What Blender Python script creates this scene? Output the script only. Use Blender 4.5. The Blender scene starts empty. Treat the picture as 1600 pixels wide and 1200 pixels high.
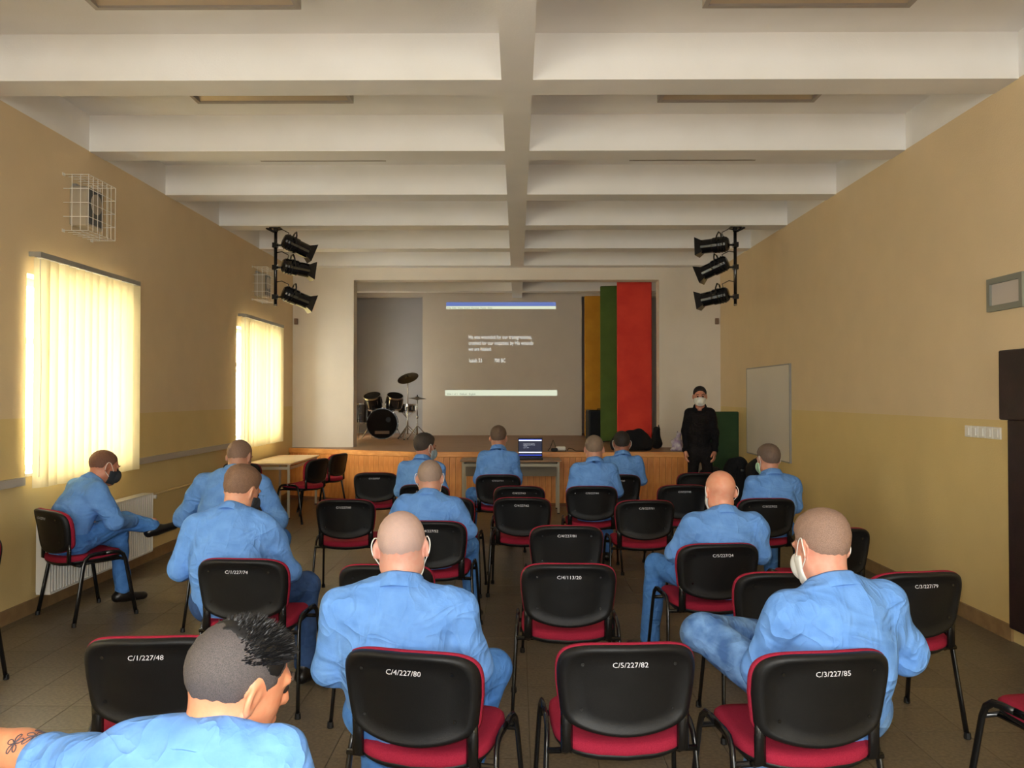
import bpy, math, random
import numpy as np
from mathutils import Vector, Matrix
random.seed(7)
rng = np.random.default_rng(7)
SC = bpy.context.scene
COL = SC.collection
PI = math.pi
F = 1260.0          # focal length in pixels of a 1600 px wide frame
EYE = 1.65          # eye height of the photographer

# ------------------------------------------------------------------ camera, light, exposure
cam_d = bpy.data.cameras.new('camera')
cam_d.sensor_width = 36.0
cam_d.lens = F / 1600 * 36
cam_d.clip_start = 0.05
cam = bpy.data.objects.new('camera', cam_d)
COL.objects.link(cam)
cam.location = (0, 0, EYE)
cam.rotation_euler = (math.radians(90) + math.atan(19 / F), 0, math.atan(8 / F))
SC.camera = cam
SC.view_settings.view_transform = 'Standard'
SC.view_settings.look = 'None'
SC.view_settings.gamma = 1
SC.view_settings.use_curve_mapping = False
SC.view_settings.exposure = 0.6
SC.cycles.max_bounces = 10
SC.cycles.diffuse_bounces = 6
SC.cycles.transparent_max_bounces = 12
SC.cycles.use_denoising = True
SC.cycles.sample_clamp_indirect = 6

w = bpy.data.worlds.new('overcast_sky'); SC.world = w; w.use_nodes = True
bg = w.node_tree.nodes['Background']
bg.inputs[0].default_value = (1.0, 0.985, 0.96, 1); bg.inputs[1].default_value = 18.0

def light(name, kind, loc, energy, color=(1, 1, 1)):
    l = bpy.data.lights.new(name, kind); l.energy = energy; l.color = color
    o = bpy.data.objects.new(name, l); COL.objects.link(o); o.location = loc
    return o
flash = light('camera_flash', 'POINT', (-0.02, 0.02, EYE + 0.05), 128, (1.0, 0.98, 0.96))
flash.data.shadow_soft_size = 0.02

# ------------------------------------------------------------------ colours and materials
def lin(c):
    return tuple(((v / 255) / 12.92 if v / 255 <= 0.04045 else ((v / 255 + 0.055) / 1.055) ** 2.4) for v in c[:3]) + (1.0,)
MATS = {}
def mat(name, rgb, rough=0.6, metal=0.0, rgb2=None, scale=20.0, bump=0.0, bscale=None, spec=0.5, stretch=None, detail=3.0, sheen=0.0, rnd=0.0):
    if name in MATS: return MATS[name]
    m = bpy.data.materials.new(name); m.use_nodes = True; MATS[name] = m
    nt = m.node_tree; N = nt.nodes; L = nt.links
    b = N['Principled BSDF']
    b.inputs['Base Color'].default_value = lin(rgb)
    b.inputs['Roughness'].default_value = rough
    b.inputs['Metallic'].default_value = metal
    b.inputs['Specular IOR Level'].default_value = spec
    if sheen: b.inputs['Sheen Weight'].default_value = sheen
    tc = N.new('ShaderNodeTexCoord'); src = tc.outputs['Object']
    if stretch:
        mp = N.new('ShaderNodeMapping'); mp.inputs['Scale'].default_value = stretch
        L.new(src, mp.inputs['Vector']); src = mp.outputs['Vector']
    if rgb2 is not None:
        n = N.new('ShaderNodeTexNoise'); n.inputs['Scale'].default_value = scale; n.inputs['Detail'].default_value = detail
        L.new(src, n.inputs['Vector'])
        r = N.new('ShaderNodeValToRGB'); r.color_ramp.elements[0].position = 0.35; r.color_ramp.elements[1].position = 0.65
        r.color_ramp.elements[0].color = lin(rgb); r.color_ramp.elements[1].color = lin(rgb2)
        L.new(n.outputs['Fac'], r.inputs['Fac'])
        out = r.outputs['Color']
        if rnd:
            oi = N.new('ShaderNodeObjectInfo'); hs = N.new('ShaderNodeHueSaturation')
            mr = N.new('ShaderNodeMapRange'); mr.inputs[3].default_value = 1 - rnd; mr.inputs[4].default_value = 1 + rnd
            L.new(oi.outputs['Random'], mr.inputs[0]); L.new(mr.outputs[0], hs.inputs['Value']); L.new(out, hs.inputs['Color']); out = hs.outputs['Color']
        L.new(out, b.inputs['Base Color'])
    if bump:
        n2 = N.new('ShaderNodeTexNoise'); n2.inputs['Scale'].default_value = bscale or scale; n2.inputs['Detail'].default_value = 4
        L.new(src, n2.inputs['Vector'])
        bp = N.new('ShaderNodeBump'); bp.inputs['Strength'].default_value = bump; bp.inputs['Distance'].default_value = 0.01
        L.new(n2.outputs['Fac'], bp.inputs['Height']); L.new(bp.outputs['Normal'], b.inputs['Normal'])
    return m
def emit_mat(name, rgb, strength):
    m = bpy.data.materials.new(name); m.use_nodes = True; MATS[name] = m
    b = m.node_tree.nodes['Principled BSDF']
    b.inputs['Base Color'].default_value = (0.02, 0.02, 0.02, 1)
    b.inputs['Emission Color'].default_value = lin(rgb); b.inputs['Emission Strength'].default_value = strength
    return m
def wall_mat(name, bands):
    """paint that changes with height: list of (z from which it starts, rgb)"""
    m = bpy.data.materials.new(name); m.use_nodes = True; MATS[name] = m
    nt = m.node_tree; N = nt.nodes; L = nt.links; b = N['Principled BSDF']
    b.inputs['Roughness'].default_value = 0.75; b.inputs['Specular IOR Level'].default_value = 0.3
    g = N.new('ShaderNodeNewGeometry'); sp = N.new('ShaderNodeSeparateXYZ'); L.new(g.outputs['Position'], sp.inputs[0])
    dv = N.new('ShaderNodeMath'); dv.operation = 'DIVIDE'; dv.inputs[1].default_value = 5.0; L.new(sp.outputs['Z'], dv.inputs[0])
    r = N.new('ShaderNodeValToRGB'); r.color_ramp.interpolation = 'CONSTANT'
    els = r.color_ramp.elements
    els[0].position = 0; els[0].color = lin(bands[0][1]); els[1].position = bands[1][0] / 5; els[1].color = lin(bands[1][1])
    for z, c in bands[2:]:
        e = els.new(z / 5); e.color = lin(c)
    L.new(dv.outputs[0], r.inputs['Fac'])
    n = N.new('ShaderNodeTexNoise'); n.inputs['Scale'].default_value = 3.0; n.inputs['Detail'].default_value = 5; L.new(g.outputs['Position'], n.inputs['Vector'])
    mr = N.new('ShaderNodeMapRange'); mr.inputs[3].default_value = 0.94; mr.inputs[4].default_value = 1.06; L.new(n.outputs['Fac'], mr.inputs[0])
    hs = N.new('ShaderNodeHueSaturation'); L.new(r.outputs['Color'], hs.inputs['Color']); L.new(mr.outputs[0], hs.inputs['Value']); L.new(hs.outputs['Color'], b.inputs['Base Color'])
    n2 = N.new('ShaderNodeTexNoise'); n2.inputs['Scale'].default_value = 90; L.new(g.outputs['Position'], n2.inputs['Vector'])
    bp = N.new('ShaderNodeBump'); bp.inputs['Strength'].default_value = 0.15; bp.inputs['Distance'].default_value = 0.01
    L.new(n2.outputs['Fac'], bp.inputs['Height']); L.new(bp.outputs['Normal'], b.inputs['Normal'])
    return m
def blind_mat(name, rgb):
    m = bpy.data.materials.new(name); m.use_nodes = True; MATS[name] = m
    nt = m.node_tree; N = nt.nodes; L = nt.links; out = N['Material Output']; N.remove(N['Principled BSDF'])
    d = N.new('ShaderNodeBsdfDiffuse'); d.inputs[0].default_value = lin(rgb)
    t = N.new('ShaderNodeBsdfTranslucent'); t.inputs[0].default_value = lin(rgb)
    mx = N.new('ShaderNodeMixShader'); mx.inputs[0].default_value = 0.56
    L.new(d.outputs[0], mx.inputs[1]); L.new(t.outputs[0], mx.inputs[2]); L.new(mx.outputs[0], out.inputs[0])
    return m
def glass_mat(name):
    m = bpy.data.materials.new(name); m.use_nodes = True; MATS[name] = m
    nt = m.node_tree; N = nt.nodes; L = nt.links; out = N['Material Output']; N.remove(N['Principled BSDF'])
    d = N.new('ShaderNodeBsdfGlossy'); d.inputs[1].default_value = 0.02
    t = N.new('ShaderNodeBsdfTransparent'); t.inputs[0].default_value = (0.93, 0.96, 0.95, 1)
    mx = N.new('ShaderNodeMixShader'); mx.inputs[0].default_value = 0.06
    L.new(t.outputs[0], mx.inputs[1]); L.new(d.outputs[0], mx.inputs[2]); L.new(mx.outputs[0], out.inputs[0])
    return m

WHITE = (234, 231, 228)
WALL_SIDE = wall_mat('side_wall_paint', [(0, (214, 190, 134)), (1.47, (218, 196, 160)), (3.765, WHITE)])
WALL_FRONT = wall_mat('front_wall_paint', [(0, (216, 206, 192)), (0.05, (216, 206, 192))])
WALL_STAGE = wall_mat('stage_wall_paint', [(0, (196, 184, 170)), (0.05, (196, 184, 170))])
WALL_GREY = wall_mat('grey_stage_wall', [(0, (172, 168, 168)), (0.05, (172, 168, 168))])
CEIL = mat('ceiling_white', WHITE, 0.8, rgb2=(229, 226, 222), scale=2.0, bump=0.1, bscale=80)
BLACKP = mat('black_plastic', (15, 15, 16), 0.5, spec=.35, bump=0.12, bscale=400)
BLACKM = mat('black_enamel', (17, 17, 18), 0.22, spec=0.6)
CHROME = mat('chrome', (200, 200, 200), 0.2, 1.0)
REDF = mat('red_fabric', (152, 36, 60), 0.9, rgb2=(138, 28, 50), scale=300, bump=0.2, bscale=600, spec=.15)
BLKF = mat('black_fabric', (20, 20, 22), 0.95, rgb2=(13, 13, 15), scale=60, bump=0.3, bscale=120)
WHITEP = mat('white_enamel', (225, 222, 215), 0.35)
GREYM = mat('grey_metal', (150, 150, 148), 0.4, 0.4)
BLIND = blind_mat('cream_blind_fabric', (236, 226, 196))
GLASS = glass_mat('window_glass')
WOOD = mat('stage_pine', (226, 156, 84), 0.4, rgb2=(206, 130, 62), scale=7, stretch=(3, 3, 0.6), bump=0.05, rnd=0.10)
WOODL = mat('stage_lip_pine', (232, 164, 92), 0.4, rgb2=(214, 142, 72), scale=6, stretch=(0.6, 3, 3))
DECK = mat('stage_deck_boards', (158, 122, 96), 0.5, rgb2=(140, 106, 82), scale=5, stretch=(0.5, 4, 4))
TILE = mat('terrazzo_tile', (112, 100, 82), 0.38, rgb2=(90, 79, 63), scale=55, detail=6, bump=0.03, bscale=60, rnd=0.07, spec=0.4)
GROUT = mat('floor_grout', (84, 74, 58), 0.9)
INK = mat('white_paint_marker', (205, 205, 212), 0.6)
SKIRT = mat('skirting_tile', (150, 122, 84), 0.5, rgb2=(134, 106, 72), scale=12)

# ------------------------------------------------------------------ mesh helpers
def link(name, me, m=None, parent=None, loc=None, rz=0, smooth=False):
    if m is not None:
        for x in (m if isinstance(m, (list, tuple)) else [m]): me.materials.append(x)
    if smooth: me.polygons.foreach_set('use_smooth', [True] * len(me.polygons))
    o = bpy.data.objects.new(name, me); COL.objects.link(o)
    if parent is not None: o.parent = parent
    if loc is not None: o.location = loc
    o.rotation_euler.z = rz
    return o
def tag(o, label=None, cat=None, group=None, kind=None):
    if label: o['label'] = label
    if cat: o['category'] = cat
    if group: o['group'] = group
    if kind: o['kind'] = kind
    return o
def empty(name, loc=(0, 0, 0), rz=0, label=None, cat=None, group=None):
    o = bpy.data.objects.new(name, None); COL.objects.link(o); o.location = loc; o.rotation_euler.z = rz
    o.empty_display_size = 0.1
    return tag(o, label, cat, group)
def copy_tree(o, parent=None):
    c = o.copy(); COL.objects.link(c); c.parent = parent
    for ch in o.children:
        if not ch.name.startswith('painted_number'): copy_tree(ch, c)
    return c
class MB:
    def __init__(s): s.v = []; s.f = []; s.mi = []
    def add(s, vs, fs, mi=0):
        n = len(s.v); s.v += [tuple(map(float, p)) for p in vs]; s.f += [tuple(i + n for i in q) for q in fs]; s.mi += [mi] * len(fs); return s
    def box(s, x0, x1, y0, y1, z0, z1, M=None, bev=0.0):
        vs = [(x0, y0, z0), (x1, y0, z0), (x1, y1, z0), (x0, y1, z0), (x0, y0, z1), (x1, y0, z1), (x1, y1, z1), (x0, y1, z1)]
        fs = [(0, 3, 2, 1), (4, 5, 6, 7), (0, 1, 5, 4), (1, 2, 6, 5), (2, 3, 7, 6), (3, 0, 4, 7)]
        if bev:
            vs = []; b = bev
            for (x, sx) in ((x0, 1), (x1, -1)):
                for (y, sy) in ((y0, 1), (y1, -1)):
                    for (z, sz) in ((z0, 1), (z1, -1)):
                        vs += [(x, y + sy * b, z + sz * b), (x + sx * b, y, z + sz * b), (x + sx * b, y + sy * b, z)]
            def ix(a, b_, c, k): return (a * 4 + b_ * 2 + c) * 3 + k
            fs = []
            def q(l, n):
                P = [Vector(vs[i]) for i in l]; nn = (P[1] - P[0]).cross(P[2] - P[0])
                c = sum(P, Vector()) / len(P) - Vector(((x0 + x1) / 2, (y0 + y1) / 2, (z0 + z1) / 2))
                fs.append(tuple(l) if nn.dot(c) > 0 else tuple(reversed(l)))
            for a in (0, 1):
                q([ix(a, 0, 0, 0), ix(a, 1, 0, 0), ix(a, 1, 1, 0), ix(a, 0, 1, 0)], 0)
                q([ix(0, a, 0, 1), ix(1, a, 0, 1), ix(1, a, 1, 1), ix(0, a, 1, 1)], 0)
                q([ix(0, 0, a, 2), ix(1, 0, a, 2), ix(1, 1, a, 2), ix(0, 1, a, 2)], 0)
                for c in (0, 1):
                    q([ix(a, c, 0, 0), ix(a, c, 1, 0), ix(a, c, 1, 1), ix(a, c, 0, 1)], 0)
                    q([ix(a, 0, c, 0), ix(a, 1, c, 0), ix(a, 1, c, 2), ix(a, 0, c, 2)], 0)
                    q([ix(0, a, c, 1), ix(1, a, c, 1), ix(1, a, c, 2), ix(0, a, c, 2)], 0)
                    for d in (0, 1): q([ix(a, c, d, 0), ix(a, c, d, 1), ix(a, c, d, 2)], 0)
        if M is not None: vs = [M @ Vector(p) for p in vs]
        return s.add(vs, fs)
    def tube(s, pts, r, n=8, caps=True, flat=1.0, mi=0):
        pts = [Vector(p) for p in pts]; rings = []
        rs = r if isinstance(r, (list, tuple)) else [r] * len(pts)
        up = None
        for i, p in enumerate(pts):
            t = (pts[min(i + 1, len(pts) - 1)] - pts[max(i - 1, 0)]).normalized()
            if up is None:
                up = Vector((1, 0, 0)) if abs(t.x) < 0.8 else Vector((0, 0, 1))
            up = (up - t * up.dot(t)).normalized(); sd = t.cross(up)
            rings.append([p + (up * math.cos(a) * flat + sd * math.sin(a)) * rs[i] for a in [2 * PI * k / n for k in range(n)]])
        vs = [v for rg in rings for v in rg]; fs = []
        for i in range(len(pts) - 1):
            for k in range(n):
                fs.append((i * n + k, i * n + (k + 1) % n, (i + 1) * n + (k + 1) % n, (i + 1) * n + k))
        if caps: fs += [tuple(range(n - 1, -1, -1)), tuple(range((len(pts) - 1) * n, len(pts) * n))]
        return s.add(vs, fs, mi)
    def lathe(s, prof, n=20, M=None, mi=0):
        """prof: list of (r, z)"""
        vs = []; fs = []
        for r, z in prof:
            vs += [(r * math.cos(2 * PI * k / n), r * math.sin(2 * PI * k / n), z) for k in range(n)]
        for i in range(len(prof) - 1):
            for k in range(n):
                fs.append((i * n + k, i * n + (k + 1) % n, (i + 1) * n + (k + 1) % n, (i + 1) * n + k))
        fs += [tuple(range(n - 1, -1, -1)), tuple(range((len(prof) - 1) * n, len(prof) * n))]
        if M is not None: vs = [M @ Vector(p) for p in vs]
        return s.add(vs, fs, mi)
    def prism(s, poly, z0, z1):
        n = len(poly); vs = [(x, y, z0) for x, y in poly] + [(x, y, z1) for x, y in poly]
        fs = [tuple(range(n - 1, -1, -1)), tuple(range(n, 2 * n))] + [(k, (k + 1) % n, n + (k + 1) % n, n + k) for k in range(n)]
        return s.add(vs, fs)
    def mesh(s, name):
        me = bpy.data.meshes.new(name); me.from_pydata(s.v, [], s.f)
        if any(s.mi): me.polygons.foreach_set('material_index', s.mi)
        me.update(); return me
    def build(s, name, m=None, parent=None, loc=None, rz=0, smooth=False):
        return link(name, s.mesh(name), m, parent, loc, rz, smooth)
def ring_solid(outline, prof, place):
    """outline: 2D closed polygon; prof: list of (scale, depth); place(x, z, depth) -> 3D.  A rounded cushion / shell."""
    vs = []; fs = []; n = len(outline)
    cx = sum(p[0] for p in outline) / n; cz = sum(p[1] for p in outline) / n
    for sc, dp in prof:
        for x, z in outline: vs.append(place(cx + (x - cx) * sc, cz + (z - cz) * sc, dp))
    for i in range(len(prof) - 1):
        for k in range(n): fs.append((i * n + k, i * n + (k + 1) % n, (i + 1) * n + (k + 1) % n, (i + 1) * n + k))
    fs += [tuple(range(n - 1, -1, -1)), tuple(range((len(prof) - 1) * n, len(prof) * n))]
    return vs, fs
def text_mesh(s, size, align='LEFT', extrude=0.0):
    c = bpy.data.curves.new('lettering', 'FONT'); c.body = s; c.size = size; c.align_x = align; c.extrude = extrude; c.resolution_u = 2
    o = bpy.data.objects.new('lettering', c); COL.objects.link(o)
    bpy.context.view_layer.update()
    me = bpy.data.meshes.new_from_object(o.evaluated_get(bpy.context.evaluated_depsgraph_get()))
    bpy.data.objects.remove(o); me.materials.clear()
    return me
def smooth_path(pts, n=4):
    P = [Vector(p) for p in pts]; out = []
    for i in range(len(P) - 1):
        a, b, c, d = P[max(i - 1, 0)], P[i], P[i + 1], P[min(i + 2, len(P) - 1)]
        for k in range(n):
            u = k / n
            out.append(.5 * ((2 * b) + (c - a) * u + (2 * a - 5 * b + 4 * c - d) * u * u + (3 * b - a - 3 * c + d) * u ** 3))
    return out + [P[-1]]
def rot(axis, deg): return Matrix.Rotation(math.radians(deg), 3, axis)

# ================================================================== THE ROOM
XL, XR = -3.70, 3.34
YB, YP, YS, YE = -5.0, 13.26, 17.3, 18.3     # rear wall, proscenium wall, stage back wall, end of the building
ZC, ZB = 4.08, 3.765                          # ceiling, underside of the beams
STZ = 0.81                                    # stage height
def px(x, d): return (x - 808) * d / F        # width at a depth
def pz(y, d): return EYE - (y - 619) * d / F

# floor: grout slab with terrazzo tiles laid on it
fl = MB().box(XL, XR, YB, YE, -0.12, -0.006).build('floor', GROUT)
tag(fl, kind='structure')
T = 0.305
tiles = []
ny0 = int((YB - 4.61) / T) - 1
for j in range(ny0, 34):
    y0 = 4.61 + j * T; y1 = y0 + T
    if y1 < YB or y0 > 13.2: continue
    for i in range(-13, 12):
        x0 = 0.06 + i * T; x1 = x0 + T
        a, b = max(x0, XL), min(x1, XR); c, d = max(y0, YB), y1
        if b - a < 0.02 or d - c < 0.02: continue
        cx, cy = (a + b) / 2, (c + d) / 2
        vis = cy > 3.35 and abs(cx) < cy * 0.66 + 0.1
        tiles.append((0 if vis else 1, cy, a, b, c, d))
tiles.sort()
g = 0.0015
std = MB().box(-T / 2 + g, T / 2 - g, -T / 2 + g, T / 2 - g, -0.006, 0).mesh('tile'); std.materials.append(TILE)
stuff = MB(); k = 0
for t in tiles:
    a, b, c, d = t[2:]
    if k < 300:
        k += 1
        if b - a > T - 0.01 and d - c > T - 0.01:
            o = link('tile', std, None, fl, ((a + b) / 2, (c + d) / 2, 0))
        else:
            o = MB().box(a + g, b - g, c + g, d - g, -0.006, 0).build('tile', TILE, fl)
    else: stuff.box(a + g, b - g, c + g, d - g, -0.006, 0)
o = stuff.build('tile_field', TILE, fl); tag(o, kind='stuff')

# left wall with two seen window openings and three unseen ones, added for light
WIN = [(6.05, 7.52), (10.60, 12.22), (1.50, 2.97), (15.15, 16.7), (-3.05, -1.58)]  # added ones come last: beside the camera, on the stage, behind the camera
WZ0, WZ1 = 1.045, 2.58
wl = MB(); TH = 0.38
ys = YB
for y0, y1 in sorted(WIN):
    wl.box(XL - TH, XL, ys, y0, -0.1, ZC); wl.box(XL - TH, XL, y0, y1, -0.1, WZ0); wl.box(XL - TH, XL, y0, y1, WZ1, ZC); ys = y1
wl.box(XL - TH, XL, ys, YE, -0.1, ZC)
tag(wl.build('wall_left', WALL_SIDE), kind='structure')
tag(MB().box(XR, XR + 0.3, YB, YE, -0.1, ZC).build('wall_right', WALL_SIDE), kind='structure')
ADDED_RW = [(-2.7, -0.9), (0.6, 2.4)]; RZ0, RZ1 = 1.0, 2.9  # unseen rear windows, added to fill the hall with frontal daylight
rw = MB(); xs = XL - TH
for a, b in ADDED_RW:
    rw.box(xs, a, YB - .3, YB, -.1, ZC); rw.box(a, b, YB - .3, YB, -.1, RZ0); rw.box(a, b, YB - .3, YB, RZ1, ZC); xs = b
rw.box(xs, XR + .3, YB - .3, YB, -.1, ZC)
tag(rw.build('wall_rear', WALL_SIDE), kind='structure')
# proscenium wall
PX0, PX1, PZT = px(552, YP), px(1030, YP), pz(437, YP)
pw = MB()
pw.box(XL, PX0, YP, YP + 0.28, 0, ZC); pw.box(PX1, XR, YP, YP + 0.28, 0, ZC); pw.box(PX0, PX1, YP, YP + 0.28, PZT, ZC)
tag(pw.build('wall_front', WALL_FRONT), kind='structure')
SX0, SX1, SZT = px(660, YS), px(909, YS), 3.79
sw_ = MB(); sw_.box(SX0, SX1, YS, YS + 0.2, STZ, ZC); sw_.box(XL, SX0, YS, YS + 0.2, SZT, ZC); sw_.box(SX1, XR, YS, YS + 0.2, SZT, ZC)
tag(sw_.build('wall_stage', WALL_STAGE), kind='structure')
tag(MB().box(XL - TH, XR + 0.3, YE, YE + 0.2, -0.1, ZC).build('wall_back', WALL_GREY), kind='structure')
# ceiling with beams
ce = MB().box(XL - TH, XR + 0.3, YB - 0.3, YE + 0.2, ZC, ZC + 0.15).build('ceiling', CEIL); tag(ce, kind='structure')
BY = [-4.08, -2.52, -.96, 0.60, 2.16, 3.80, 5.36, 6.92, 8.43, 9.96, 11.52, 13.02, 14.64, 16.2]
for y in BY:
    y1 = min(y + 0.275, YP) if y < YP else y + 0.275
    for a, b in ((XL, -0.105), (0.105, XR)):
        MB().box(a, b, y, y1, ZB, ZC).build('beam', CEIL, ce)
MB().box(-0.105, 0.105, YB, YP, ZB, ZC).build('central_beam', CEIL, ce)
MB().box(-0.105, 0.105, YP + 0.28, YS, ZB, ZC).build('central_beam', CEIL, ce)
# skirting
for nm, x0, x1, y0, y1 in (('baseboard_left', XL, XL + 0.018, YB, 13.0), ('baseboard_right', XR - 0.018, XR, 5.47, YP), ('baseboard_right_near', XR - 0.018, XR, YB, 4.40)):
    bb = MB()
    n = int((y1 - y0) / 0.305)
    tag(MB().box(x0, x1, y0, y1, 0, 0.105).build(nm, SKIRT), kind='structure')
tag(MB().box(2.62, XR - 0.02, YP - 0.018, YP, 0, 0.105).build('baseboard_front', SKIRT), kind='structure')

for i, (a, b) in enumerate(ADDED_RW):  # frames, panes and portals of the added rear windows
    wr = empty('window_%d' % (6 + i), ((a + b) / 2, YB - .18, RZ0)); tag(wr, kind='structure')
    hw = (b - a) / 2; hh = RZ1 - RZ0; fm = mat('window_frame_white', (222, 218, 208), 0.4)
    fr = MB(); fr.box(-hw, -hw + .06, -.03, .03, 0, hh); fr.box(hw - .06, hw, -.03, .03, 0, hh); fr.box(-hw + .06, hw - .06, -.03, .03, 0, .06); fr.box(-hw + .06, hw - .06, -.03, .03, hh - .06, hh); fr.box(-.04, .04, -.03, .03, .06, hh - .06)
    fr.build('window_frame', fm, wr)
    for x0, x1 in ((-hw + .06, -.04), (.04, hw - .06)): MB().box(x0, x1, -.003, .003, .06, hh - .06).build('pane', GLASS, wr)
    pl = bpy.data.lights.new('window_daylight', 'AREA'); pl.shape = 'RECTANGLE'; pl.size = b - a; pl.size_y = hh
    po = bpy.data.objects.new('window_daylight', pl); COL.objects.link(po)
    po.location = ((a + b) / 2, YB - .27, (RZ0 + RZ1) / 2); po.rotation_euler = (math.radians(90), 0, 0)
    pl.cycles.is_portal = True
# left windows, seen and added: frame, mullions, panes, sill; light portals
WFR = mat('window_frame_white', (222, 218, 208), 0.4)
for i, (y0, y1) in enumerate(WIN):
    wr = empty('window_%d' % (i + 1), (XL - 0.2, (y0 + y1) / 2, WZ0)); tag(wr, kind='structure')
    hw = (y1 - y0) / 2; hh = WZ1 - WZ0
    fr = MB(); fr.box(-.03, .03, -hw, -hw + .06, 0, hh); fr.box(-.03, .03, hw - .06, hw, 0, hh); fr.box(-.03, .03, -hw + .06, hw - .06, 0, .06); fr.box(-.03, .03, -hw + .06, hw - .06, hh - .06, hh)
    fr.build('window_frame', WFR, wr)
    MB().box(-.03, .03, -.04, .04, .06, hh - .06).build('mullion', WFR, wr)
    for s in (-1, 1):
        a, b = (-hw + .06, -.04) if s < 0 else (.04, hw - .06)
        MB().box(-.025, .025, a, b, 1.02, 1.07).build('transom', WFR, wr)
        for z0, z1 in ((.06, 1.02), (1.07, hh - .06)):
            MB().box(-.003, .003, a, b, z0, z1).build('pane', GLASS, wr)
        for q in range(1, 8): pass
    MB().box(.03, .215, -hw, hw, -.0, .02).build('window_sill', WFR, wr)
    pl = bpy.data.lights.new('window_daylight', 'AREA'); pl.shape = 'RECTANGLE'; pl.size = hh; pl.size_y = y1 - y0
    po = bpy.data.objects.new('window_daylight', pl); COL.objects.link(po)
    po.location = (XL - 0.30, (y0 + y1) / 2, (WZ0 + WZ1) / 2); po.rotation_euler = (0, math.radians(-90), 0)
    pl.cycles.is_portal = True
# vertical blinds
BL = [(6.02, 7.62, 'vertical cream blind over the near window beside the crouched man', 13), (10.60, 12.33, 'vertical cream blind over the far window beside the stage', 14), (1.45, 3.05, 'vertical cream blind over the added unseen window nearest the photographer', 13), (15.1, 16.8, 'vertical cream blind over the added stage window hidden by the wall', 14)]
RAIL = mat('blind_rail', (160, 158, 148), 0.4, 0.3)
for bi, (y0, y1, lab, n) in enumerate(BL):
    br = empty('vertical_blind', (XL + 0.10, y0, 0.96), 0, lab, 'blind', 'window blinds on the left wall')
    L_ = y1 - y0
    if bi > 1:
        wn = bpy.data.objects['window_%d' % (bi + 1)]; br.parent = wn; br.location = Vector(br.location) - Vector(wn.location)
        for kk in ('label', 'category', 'group'): del br[kk]
    MB().box(-.025, .025, 0, L_, 1.735, 1.775).build('headrail', RAIL, br)
    for q in (0.05, L_ - .08): MB().box(-.10, -.02, q, q + .03, 1.75, 1.785).build('bracket', RAIL, br)
    st = L_ / n
    sm = MB()
    for a in range(5):
        pass
    wv = 0.066
    pts = [(-0.004 + 0.008 * (1 - (2 * u - 1) ** 2), (u - .5) * 2 * wv) for u in [k / 4 for k in range(5)]]
    vs = [(x, y, z) for z in (0.0, 1.73) for x, y in pts] + [(x - .0012, y, z) for z in (0.0, 1.73) for x, y in pts]
    fs = []
    for k in range(4):
        fs += [(k, k + 1, 5 + k + 1, 5 + k), (10 + k + 1, 10 + k, 15 + k, 15 + k + 1)]
    fs += [(0, 5, 15, 10), (4, 14, 19, 9)]
    me = MB().add(vs, fs).mesh('slat'); me.materials.append(BLIND)
    for k in range(n):
        o = link('slat', me, None, br, (0, st * (k + .5), 0), math.radians(28 + random.uniform(-13, 13)) * (-1))
    MB().tube([(0.0, 0.03, 1.73), (0.012, 0.035, 0.9), (0.0, 0.04, 0.08)], 0.003, 6).build('control_chain', WHITEP, br)

# cable trunking and heating pipe along the left wall
TRK = mat('trunking_plastic', (176, 168, 158), 0.5)
for a, b in ((3.1, 6.0), (7.66, 10.55)):
    tag(MB().box(XL + .001, XL + 0.035, a, b, 0.985, 1.045).build('cable_trunking', TRK),
        'grey cable trunking on the left wall ' + ('left of the near window' if a < 5 else 'between the two windows'), 'trunking', 'cable trunking')
tag(MB().tube([(XL + .05, 7.95, .665), (XL + .05, 10.4, .665), (XL + .05, 12.9, .66)], .014, 8).build('heating_pipe', mat('pipe_paint', (186, 160, 110), .4), smooth=True), 'thin painted heating pipe running along the left wall from the radiator', 'pipe')
# radiator
ra = empty('radiator', (XL + 0.03, 6.15, 0.13), 0, 'white panel radiator under the near window, below the crouched man', 'radiator')
RL = 1.73; rm = MB()
nr = 44
pr = []
for k in range(nr):
    y = RL * k / nr
    pr += [(.105, y), (.105, y + .016), (.092, y + .022), (.092, y + .034)]
pr.append((.105, RL)); poly = [(0.075, 0)] + pr + [(0.075, RL)]
vs = [(x, y, z) for z in (0.02, 0.56) for x, y in poly]; n = len(poly)
fs = [(k, (k + 1) % n, n + (k + 1) % n, n + k) for k in range(n)]
MB().add(vs, fs).build('ribbed_panel', WHITEP, ra)
MB().box(.0, .028, 0, RL, .02, .56).build('rear_panel', WHITEP, ra)
tg = MB()
tg.box(.0, .11, -.004, RL + .004, .56, .575); tg.box(0, .11, -.004, .0, .02, .56); tg.box(0, .11, RL, RL + .004, .02, .56); tg.box(0.0, .11, 0, RL, 0.005, .02)
tg.build('casing', WHITEP, ra)
MB().tube([(.06, RL + .004, .53), (.06, RL + .10, .53)], .012, 8).tube([(.06, RL + .05, .53), (.12, RL + .05, .53)], .02, 10).build('valve', WHITEP, ra, smooth=True)

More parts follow.
